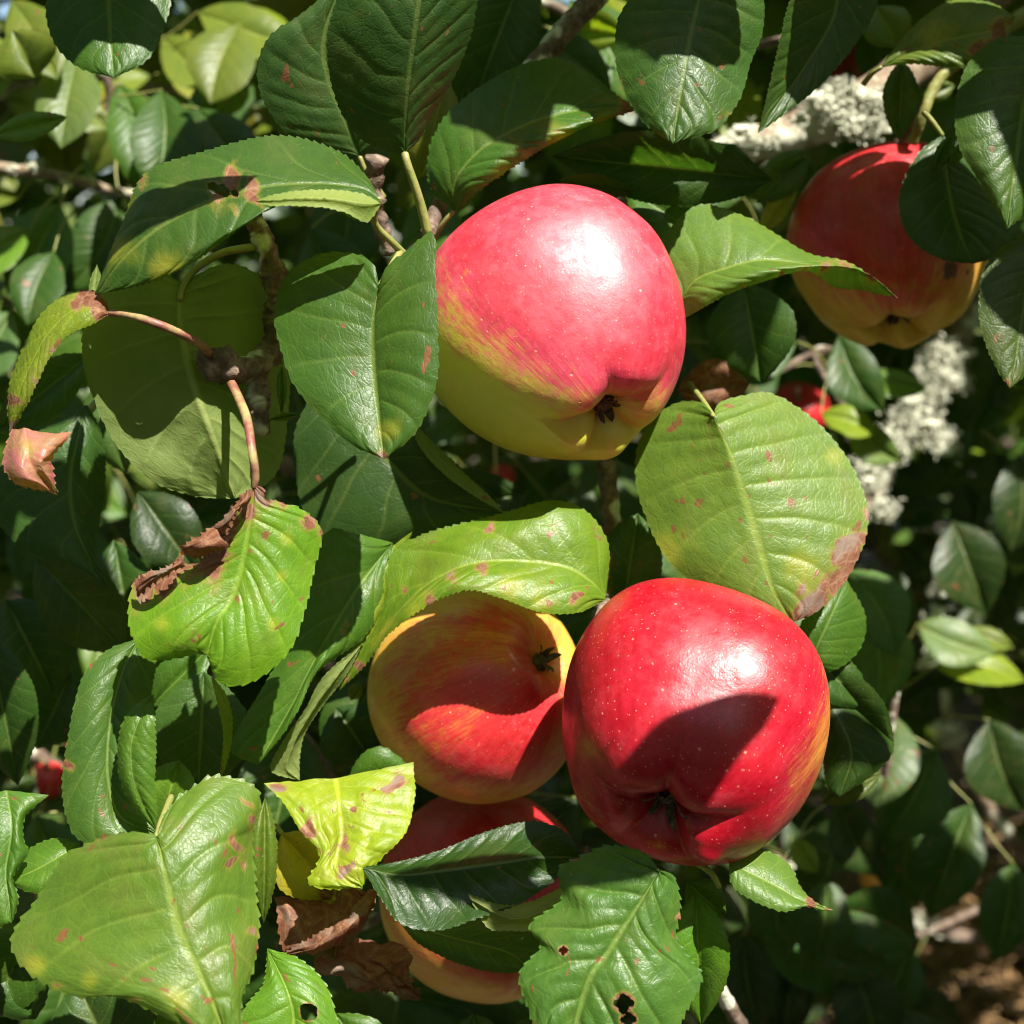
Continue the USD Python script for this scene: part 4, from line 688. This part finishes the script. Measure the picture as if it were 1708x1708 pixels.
# leaves that can be told apart behind the front ones: (z, base x, y, length mm, direction, tilt, colour)
MIDS = {
 'soft leaves behind the lichen twig at the upper left': [(560, 130, 90, 62, 100, .5, (.07, .11, .05)), (600, 40, 100, 60, 200, .9, OLV), (580, 200, 140, 66, 80, .3, MD), (560, 270, 150, 64, 95, .4, DK), (640, 330, 20, 70, 20, .8, OLV), (620, 400, 40, 60, 110, .5, OLV),
   (560, 330, 180, 66, 60, .3, DK), (600, 300, 330, 70, 110, .1, DK), (620, 200, 330, 70, 120, .2, DK), (600, 100, 340, 64, 120, .1, MD), (560, 90, 420, 50, 110, .5, DK), (580, 50, 385, 52, 150, .6, BR), (600, 40, 420, 46, 160, .9, YG), (560, 20, 520, 56, 130, .4, (.05, .1, .05)),
   (640, 120, 450, 46, 80, .8, YG), (700, 30, 330, 60, 190, .9, OLV), (620, 420, 130, 60, 130, .4, DK), (680, 420, 10, 60, 80, .9, YG), (660, 270, 60, 60, 40, .9, OLV), (640, 330, 100, 60, 30, .4, DK), (600, 60, 170, 50, 20, .5, OLV), (560, 20, 0, 60, 60, .6, OLV)],
 'leaves behind the cluster between the pink apple and the right hand lichen limb': [(640, 1440, 630, 42, 10, .6, BR), (650, 1370, 690, 40, 20, .8, YG), (660, 1420, 700, 44, 40, .3, (.08, .13, .05)), (560, 1230, 470, 64, 80, .6, MD), (600, 1330, 570, 54, 170, .3, DK), (620, 1400, 560, 56, 60, .2, DK),
   (560, 1240, 330, 60, 200, .2, DK), (700, 1300, 620, 60, 150, .3, DK), (700, 1700, 760, 70, 95, .1, DD), (560, 1140, 570, 60, 100, .2, DD)],
 'leaves catching the sun beyond the deep red apple': [(560, 1410, 950, 62, 60, .45, (.05, .11, .05)), (580, 1440, 1000, 74, 85, .35, (.06, .125, .04)), (680, 1500, 1110, 54, 190, .5, BR), (690, 1530, 1040, 60, 20, .5, (.08, .13, .07)), (700, 1560, 1110, 66, 10, .9, YG), (700, 1470, 1060, 40, 200, .5, BR), (700, 1690, 1080, 40, 200, .8, OLV),
   (620, 1490, 1190, 70, 100, .5, (.05, .09, .05)), (640, 1560, 1250, 70, 120, .15, DK), (640, 1620, 1340, 80, 110, .15, DK), (660, 1530, 1340, 76, 95, .15, DK), (700, 1650, 1200, 70, 70, .1, DD), (680, 1690, 1440, 70, 100, .2, DK), (640, 1380, 1460, 66, 100, .15, DK), (640, 1530, 1570, 60, 200, .2, DK), (660, 1420, 1610, 66, 75, .1, DD), (680, 1330, 1600, 60, 100, .1, DD), (700, 1520, 1580, 56, 110, .15, DK), (690, 1250, 1640, 60, 60, .15, DK), (720, 1480, 1680, 60, 20, .1, DD),
   (560, 1310, 1440, 56, 90, .2, DK), (600, 1240, 1560, 60, 80, .2, DD), (650, 1350, 1540, 64, 30, .1, DK), (640, 1400, 1330, 60, 60, .1, DD), (720, 1500, 950, 60, 110, .1, DD), (700, 1590, 870, 70, 70, .1, DD), (560, 1330, 1400, 24, 60, .5, YG)],
 'dark leaves behind the cluster low on the left': [(470, 480, 1200, 66, 100, .3, DK), (480, 560, 1320, 60, 120, .2, DD), (470, 120, 1430, 56, 60, .3, DK), (500, 60, 1360, 50, 70, .4, MD), (480, 400, 1480, 60, 100, .2, DK), (520, 660, 1660, 64, 20, .2, DK), (520, 900, 1690, 64, 160, .3, DK), (480, 430, 1640, 60, 80, .3, MD), (500, 960, 1330, 60, 120, .1, DD),
   (480, 160, 1560, 60, 110, .3, DK), (520, 720, 1780, 60, -80, .3, DK), (470, 1080, 960, 50, 110, .3, DD), (480, 880, 820, 60, 150, .1, DD)],
 'leaves in the shade above the pink apple': [(520, 820, -30, 64, 100, .2, DK), (540, 950, 0, 66, 60, .2, MD), (560, 990, 110, 60, 30, .3, DK), (540, 880, 40, 60, 120, .2, DK), (600, 1000, -10, 60, 80, .6, YG), (700, 1290, -10, 60, 95, .8, (.07, .12, .02)), (680, 1250, 130, 60, 110, .7, YG), (720, 1440, 40, 60, 60, .4, MD), (700, 1480, 20, 50, 40, .5, OLV), (700, 1530, 130, 60, 80, .4, MD), (560, 580, 300, 60, 100, .2, DK), (540, 740, 310, 60, 110, .4, MD), (520, 520, 380, 60, 60, .1, DK)],
}
for txt, rows in MIDS.items():
    z0, x0, y0 = rows[0][:3]
    t = thing('background_branch', txt, 'branch', W(x0, y0, z0))
    mx, my = np.mean([r[1] for r in rows]), np.mean([r[2] for r in rows])
    for k in range(2):
        tgt = rows[(k * 5 + 2) % len(rows)]
        twig(t, f'{x0},{y0},-25 {(x0+mx)/2+20},{(y0+my)/2-15},-34 {mx},{my},-40 {tgt[1]},{tgt[2]},-30', z0, 2.4, 1.6, BARK, name='stem' if k == 0 else 'side_twig')
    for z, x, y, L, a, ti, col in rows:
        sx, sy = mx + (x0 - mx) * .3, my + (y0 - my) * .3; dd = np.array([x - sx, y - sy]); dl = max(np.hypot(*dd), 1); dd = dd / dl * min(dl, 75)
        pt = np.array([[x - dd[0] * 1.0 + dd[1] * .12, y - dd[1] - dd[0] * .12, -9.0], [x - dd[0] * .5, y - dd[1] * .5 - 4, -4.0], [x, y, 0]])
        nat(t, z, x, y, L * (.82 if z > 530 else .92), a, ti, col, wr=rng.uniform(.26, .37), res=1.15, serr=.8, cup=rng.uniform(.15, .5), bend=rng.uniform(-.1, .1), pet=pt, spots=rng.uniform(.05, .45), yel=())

def camP(x, y, z): return np.array([(x - 854) / FPX * z, -(y - 854) / FPX * z, -z], float)
LIT = [(925, 540, 345, 46), (1152, 1150, 325, 34), (1330, 1280, 330, 20), (1240, 840, 360, 52), (830, 940, 345, 40), (375, 1000, 320, 42), (600, 690, 322, 14), (550, 470, 322, 18), (440, 270, 332, 26), (540, 340, 324, 15), (930, 235, 362, 15), (450, 1170, 354, 20), (250, 1520, 305, 44), (570, 1380, 352, 26), (1010, 1620, 318, 32),
       (90, 560, 322, 20), (60, 760, 322, 14), (1290, 1470, 336, 18), (1260, 420, 374, 34), (1180, 450, 378, 26), (1400, 1040, 382, 22), (590, 1020, 356, 24), (790, 1190, 370, 22), (220, 1150, 338, 14), (520, 1640, 335, 22), (40, 1400, 330, 18), (1590, 60, 402, 18), (300, 740, 352, 26), (1120, 215, 352, 9), (1240, 40, 352, 8), (1690, 260, 372, 7), (1180, 1570, 352, 12), (600, 1620, 366, 16), (300, 1310, 345, 10),
       (1420, 180, 588, 24), (1240, 240, 588, 15), (1560, 610, 840, 30), (1500, 710, 840, 34), (1455, 790, 840, 26), (1330, 670, 895, 14), (1450, 640, 640, 20), (1440, 1000, 570, 26), (1560, 1110, 690, 44), (1660, 1090, 700, 24), (50, 220, 420, 14), (250, 60, 620, 26), (350, 70, 640, 24), (490, 20, 640, 26), (50, 390, 620, 26), (40, 520, 560, 18), (100, 470, 640, 18), (130, 140, 560, 20), (450, 110, 620, 16), (20, 90, 640, 26), (300, 20, 700, 30), (200, 250, 600, 12), (1000, 60, 560, 14), (1040, 20, 600, 16), (930, 40, 540, 12), (1250, 560, 440, 9), (1520, 1120, 690, 26), (1480, 1180, 640, 14), (1680, 700, 700, 8), (700, 1340, 430, 8), (30, 840, 384, 8), (690, 60, 350, 24), (670, 190, 345, 18), (480, 130, 372, 20), (690, 470, 322, 16), (930, 225, 366, 18), (900, 140, 380, 16), (800, 215, 374, 14), (1245, 60, 384, 10), (1195, 175, 360, 13), (1685, 250, 405, 12), (1300, 90, 356, 5), (460, 560, 322, 12), (60, 150, 620, 34), (170, 60, 640, 34), (400, 30, 640, 30), (250, 140, 600, 24), (30, 250, 640, 26), (330, 190, 600, 18), (60, 330, 640, 30), (30, 480, 600, 20), (560, 30, 620, 20), (1500, 1000, 620, 18), (1350, 480, 560, 10), (1240, 570, 500, 12), (1490, 650, 650, 16), (60, 60, 600, 30), (200, 160, 580, 20), (20, 420, 600, 26), (1290, 350, 480, 9), (1585, 1222, 985, 14), (1520, 1535, 985, 20),
       (1480, 10, 600, 20), (1250, 150, 600, 16), (1650, 1640, 2250, 45), (1600, 1690, 2200, 30), (1500, 1470, 990, 18), (760, 1425, 345, 6), (1270, 500, 440, 10)]
LIT += [(rng.uniform(0, 1708), rng.uniform(0, 1500), rng.uniform(520, 900), rng.uniform(6, 11)) for _ in range(24)] + [(rng.uniform(1350, 1708), rng.uniform(600, 1500), rng.uniform(560, 1000), rng.uniform(5, 10)) for _ in range(12)]
LP = np.array([camP(x, y, z) for x, y, z, r in LIT]); LR = np.array([l[3] for l in LIT], float)
def sunny(c, half):
    """whether a leaf at c (camera mm) would stand in one of the gaps the sun shines through"""
    d = c - LP; t = d @ SUNC; off = np.linalg.norm(d - t[:, None] * SUNC, axis=1)
    return bool(np.any((t > 0) & (off < LR + half)))

# free leafy branches filling the tree further back
KEEP = [(1330, 670, 60, 880), (1440, 130, 70, 800), (1520, 700, 130, 850), (1400, 190, 110, 600), (1240, 240, 70, 600), (838, 795, 30, 990), (75, 1290, 40, 630), (1466, 1468, 40, 990), (1560, 1500, 110, 1600), (1640, 1640, 95, 2600), (1560, 1100, 140, 690), (1480, 1040, 110, 580)]
def branch_leaf_ok(x, y, z, r):
    return all(not (math.hypot(x - kx, y - ky) < kr + r and z < kz) for kx, ky, kr, kz in KEEP)
BGB = [
 ('leafy background branch across the upper left', [(-150, 180, 700), (150, 140, 760), (420, 160, 800), (640, 60, 860)], 60, OLV, .75),
 ('leafy background branch along the left side', [(-160, 420, 720), (40, 520, 760), (160, 760, 780), (120, 1050, 800)], 60, MD, .5),
 ('leafy background branch low on the left', [(-120, 1150, 680), (120, 1300, 720), (330, 1500, 760), (560, 1740, 800)], 56, DK, .4),
 ('leafy background branch behind the middle apples', [(440, 760, 700), (700, 860, 680), (960, 900, 700), (1180, 1060, 760)], 60, DK, .2),
 ('leafy background branch behind the bottom leaves', [(640, 1500, 640), (860, 1640, 640), (1060, 1620, 680), (1200, 1760, 740)], 40, DK, .2),
 ('leafy background branch behind the top leaves', [(620, -60, 720), (860, 60, 740), (1100, 180, 760), (1330, 330, 800)], 60, MD, .5),
 ('leafy background branch in the upper right corner', [(1250, -40, 760), (1450, 40, 800), (1640, 120, 820), (1850, 160, 860)], 50, OLV, .7),
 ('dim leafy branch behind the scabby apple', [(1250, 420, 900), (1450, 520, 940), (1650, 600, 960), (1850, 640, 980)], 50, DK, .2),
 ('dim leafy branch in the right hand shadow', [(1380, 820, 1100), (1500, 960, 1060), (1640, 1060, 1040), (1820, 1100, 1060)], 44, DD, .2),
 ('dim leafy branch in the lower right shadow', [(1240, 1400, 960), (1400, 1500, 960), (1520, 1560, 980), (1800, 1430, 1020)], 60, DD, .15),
]
for txt, line, n, col, tl_ in BGB:
    ln = np.array(line, float); t = thing('background_branch', txt, 'branch', W(*ln[0]))
    z0 = ln[0][2]; q = np.c_[ln[:, :2], z0 - ln[:, 2]]
    twig(t, ' '.join(f'{a},{b},{c}' for a, b, c in q), z0, 5.0, 2.2, BARK)
    sp = smoothrow(ln, 200)
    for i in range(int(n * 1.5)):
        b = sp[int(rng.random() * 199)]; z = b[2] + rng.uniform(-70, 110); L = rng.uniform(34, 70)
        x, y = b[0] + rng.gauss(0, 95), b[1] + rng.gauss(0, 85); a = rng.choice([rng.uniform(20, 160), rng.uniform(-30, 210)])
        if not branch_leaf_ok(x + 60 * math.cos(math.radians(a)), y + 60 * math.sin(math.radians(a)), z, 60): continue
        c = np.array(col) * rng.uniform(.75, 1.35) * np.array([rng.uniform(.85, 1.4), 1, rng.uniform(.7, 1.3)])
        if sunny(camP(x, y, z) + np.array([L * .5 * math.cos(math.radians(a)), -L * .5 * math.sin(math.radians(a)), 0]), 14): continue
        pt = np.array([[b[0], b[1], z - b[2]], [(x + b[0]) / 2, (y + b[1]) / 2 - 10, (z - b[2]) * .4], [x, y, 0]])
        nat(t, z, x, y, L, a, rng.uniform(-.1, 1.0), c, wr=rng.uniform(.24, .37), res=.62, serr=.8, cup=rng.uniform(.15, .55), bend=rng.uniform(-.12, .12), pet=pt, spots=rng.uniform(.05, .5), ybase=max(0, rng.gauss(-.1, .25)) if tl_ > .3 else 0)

# the body of the tree beyond: too far and dim to tell its leaves apart
rs = np.random.default_rng(5)
def leaf_cloud(name, label, cat, n, sampler, seed, kind='stuff', Lr=(55, 85)):
    V, F, A, o = [], [], {k: [] for k in ('luv', 'lmm', 'lcol', 'lmask')}, 0
    rs = np.random.default_rng(seed)
    s = np.array([0, .28, .62, 1.0]); pw = np.array([0.02, .9, .85, 0.02])
    for i in range(n):
        X, Y, Z = sampler(rs); c = CAM + X * RIGHT + Y * UP - Z * BACK
        nrm = SUN * .55 + np.array([0, 0, .5]) + rs.normal(size=3) * .55; nrm /= np.linalg.norm(nrm)
        d = rs.normal(size=3) + np.array([0, -.3, -.5]); d -= nrm * (d @ nrm); d /= np.linalg.norm(d); b = np.cross(nrm, d)
        L = rs.uniform(*Lr) * 1e-3; w = L * rs.uniform(.28, .38); fold = rs.uniform(.1, .45)
        rows = []
        for sg in (-1, 0, 1):
            rows.append(c + np.outer(s * L, d) + np.outer(sg * w * pw, b) + np.outer(abs(sg) * w * pw * fold - .16 * L * s**2, nrm))
        v = np.stack(rows, 1).reshape(-1, 3); ii = np.arange(12).reshape(4, 3); f = []
        for e in (0, 1): f += [np.stack([ii[:-1, e], ii[1:, e], ii[1:, e + 1]], -1), np.stack([ii[:-1, e], ii[1:, e + 1], ii[:-1, e + 1]], -1)]
        f = np.concatenate(f)
        V.append(v); F.append(f + o); o += 12
        U, Q = np.meshgrid(s, [-1, 0, 1], indexing='ij')
        A['luv'].append(np.stack([7 * U - 1.9 * abs(Q), Q, U], -1).reshape(-1, 3)); A['lmm'].append(np.stack([U * L * 1e3, Q * w * 1e3, U * 0 + i * 7.1 % 977], -1).reshape(-1, 3))
        A['lcol'].append(np.tile(np.array([.034, .07, .012]) * rs.uniform(.6, 1.4) * [rs.uniform(.8, 1.5), 1, 1], (12, 1))); A['lmask'].append(np.tile([0, max(0, rs.normal(-.2, .25)), .2], (12, 1)))
    return (np.vstack(V), np.vstack(F)), {k: np.vstack(a) for k, a in A.items()}
def far(rs):
    while True:
        Z = rs.uniform(1.15, 2.6); X = rs.uniform(-1.1, .95) * Z; Y = rs.uniform(-.55, .75) * Z
        px, py = 854 + X / Z * FPX, 854 - Y / Z * FPX
        if px > 1180 and py > 1150 + rs.uniform(-120, 120): continue
        if math.hypot(px - 10, py - 345) < 30: continue
        return X, Y, Z
m, a = leaf_cloud('foliage', '', '', 17000, far, 3)
tag(obj('distant_foliage', m, LEAF, None, True, a), 'dim mass of far apple foliage filling the gaps behind all branches', 'foliage', kind='stuff')
def far2(rs):
    while True:
        Z = rs.uniform(3.2, 5.5); X = rs.uniform(-1.6, 1.6) * Z; Y = rs.uniform(-.28, .75) * Z
        if math.hypot(854 + X / Z * FPX - 10, 854 - Y / Z * FPX - 345) < 24: continue
        return X, Y, Z
m, a = leaf_cloud('foliage', '', '', 13000, far2, 6, Lr=(130, 190))
tag(obj('distant_foliage', m, LEAF, None, True, a), 'leafy mass of the next trees of the orchard, farthest back', 'foliage', kind='stuff')

# overhanging part of the same tree, above the picture: it throws the dappled shade, with gaps where the sun comes through
def canopy(rs):
    while True:
        z = rs.uniform(430, 1500) if rs.random() < .8 else rs.uniform(1500, 2700); x, y = rs.uniform(-200, 1900), rs.uniform(-100, 1800)
        p = camP(x, y, z); top = .4245 * 1.0
        # along the sun's ray until clear of the picture
        t = (top * z - p[1] + 78) / (SUNC[1] + top * SUNC[2]); c = p + SUNC * (max(t, 20) + rs.uniform(0, 160))
        if c[2] > -150 or sunny(c, 28): continue
        return c[0] / 1e3, c[1] / 1e3, -c[2] / 1e3
m, a = leaf_cloud('canopy', '', '', 2600, canopy, 4, Lr=(60, 90))
tag(obj('overhanging_foliage', m, LEAF, None, True, a), 'foliage of the apple tree overhanging from above the picture', 'foliage', kind='stuff')
ov = thing('overhanging_branch', 'leaves of a nearer bough above the picture, towards the sun', 'branch', (0, 0, 1.5))
def cast(s, z, t):
    q = pts3(s) if isinstance(s, str) else s; out = []
    for x, y, d in q:
        c = camP(x, y, z - d) + SUNC * t; zz = -c[2]; out.append([854 + c[0] / zz * FPX, 854 - c[1] / zz * FPX, 250 - zz])
    return np.array(out)
def shade(l, m_, r, z, t): leaf(ov, 250, [cast(l, z, t), cast(m_, z, t), cast(r, z, t)], MD, bul=.5, res=.4, quilt=.5)
# over the deep red apple
shade('905,1440 900,1340 955,1295 1035,1268 1095,1215 1170,1174 1240,1152 1312,1146', '905,1440 1040,1340 1200,1230 1312,1146', '905,1440 1080,1450 1150,1385 1215,1290 1272,1218 1312,1146', 315, 250)
shade('150,490 190,400 290,350 420,345', '150,490 270,425 420,345', '150,490 270,475 370,425 420,345', 325, 140)
def blob(x, y, w, h, z, t, a=0.0):
    d = camP(x, y, z) + SUNC * t - LP; k = d @ SUNC; off = np.linalg.norm(d - k[:, None] * SUNC, axis=1)
    if np.any((k > 0) & (LP[:, 2] > -380) & (LR > 13) & (off < .6 * LR + .3 * min(w, h) * z / FPX)): return
    ca, sa = math.cos(a), math.sin(a); R_ = lambda u, v: (x + u * ca - v * sa, y + u * sa + v * ca, 0.0)
    s = np.linspace(-1, 1, 7); mk = lambda sg: np.array([R_(q * w, sg * h * math.sqrt(max(0, 1 - q * q))) for q in s])
    shade(mk(-1), mk(0), mk(1), z, t)
for x, y, w, h, z, t, a_ in [(180, 60, 120, 70, 368, 80, 0), (1150, 60, 90, 90, 352, 80, 1.2), (1390, 60, 110, 80, 362, 80, 1.5),
        (1640, 220, 60, 90, 380, 110, 1.3), (1590, 340, 100, 70, 402, 140, .5), (1450, 380, 120, 85, 440, 170, .9), (1480, 300, 90, 60, 440, 150, .2), (1420, 285, 40, 40, 455, 130, .2), (1560, 500, 120, 70, 450, 190, 0), (1690, 520, 90, 60, 376, 170, 1.4), (585, 265, 45, 32, 325, 110, .4), (690, 460, 45, 60, 321, 150, 0),
        (110, 860, 70, 100, 382, 240, 1.4), (780, 1450, 150, 40, 346, 290, -.25), (80, 1250, 90, 100, 420, 330, 1), (80, 1302, 60, 60, 690, 520, 0), (760, 1560, 110, 60, 360, 330, .2), (1420, 1250, 60, 80, 390, 290, 1.2), (340, 1220, 80, 90, 375, 320, 1.4), (500, 1550, 60, 40, 366, 330, .3), (900, 1360, 60, 45, 415, 330, .2), (800, 1040, 30, 22, 372, 200, .2)]:
    blob(x, y, w, h, z, t, a_)

# the orchard round about, behind and beside the photographer
def ring(rs):
    while True:
        th, r = rs.uniform(0, 2 * math.pi), rs.uniform(2.6, 4.6); x, y, h = r * math.sin(th), r * math.cos(th), rs.uniform(.1, 3.9)
        if abs((th + math.pi) % (2 * math.pi) - math.pi) < math.radians(48): continue
        d = np.array([x, y, h]) - CAM
        return d @ RIGHT, d @ UP, -(d @ BACK)
m, a = leaf_cloud('orchard', '', '', 14000, ring, 9, Lr=(160, 240))
tag(obj('surrounding_foliage', m, LEAF, None, True, a), 'leafy orchard trees standing round about, outside the picture', 'foliage', kind='stuff')

# ground
n = 161; gx, gy = np.meshgrid(np.linspace(-1, 1, n), np.linspace(0, 1, n), indexing='ij')
gx = np.sign(gx) * np.abs(gx) ** 2.2 * 60; gy = -8 + 68 * gy ** 2.0
hh = 0.06 * (meshkit.fbm(np.stack([gx * 1.8, gy * 1.8, gx * 0], -1), 4, 3) - .5) + 0.02 * (meshkit.fbm(np.stack([gx * 9, gy * 9, gx * 0], -1), 3, 4) - .5)
V = np.stack([gx, gy, hh], -1).reshape(-1, 3); ii = np.arange(n * n).reshape(n, n)
F = np.concatenate([np.stack([ii[:-1, :-1], ii[1:, :-1], ii[1:, 1:]], -1).reshape(-1, 3), np.stack([ii[:-1, :-1], ii[1:, 1:], ii[:-1, 1:]], -1).reshape(-1, 3)])
tag(obj('ground', (V, F), SOIL, None, True), 'dark orchard soil under the tree', 'ground', kind='structure')
V, F, o = [], [], 0
for i in range(2600):
    u, v = rs.uniform(0, 1), rs.uniform(0, 1)
    cx, cy = (rs.normal(.95, .3), rs.normal(1.95, .3)) if i % 3 else (rs.uniform(-.3, 2.0), rs.uniform(1.3, 3.2))
    c = np.array([cx, cy, rs.uniform(.0, .035)]); th = rs.uniform(0, np.pi); L = rs.uniform(.03, .16)
    d = np.array([math.cos(th), math.sin(th), rs.uniform(-.25, .25)]); k = np.array([-d[1], d[0], 0]) * L * rs.uniform(-.12, .12)
    vv, ff = tube(None, np.array([c - d * L / 2, c + k + [0, 0, .008], c + d * L / 2]), [1.2, 1.8, .8] if i % 7 else [3, 4, 2], None, None, 4)
    V.append(vv); F.append(ff + o); o += len(vv)
tag(obj('dry_straw', (np.vstack(V), np.vstack(F)), STRAW, None, True), 'dry straw and grass litter on the soil at the lower right', 'straw', kind='stuff')
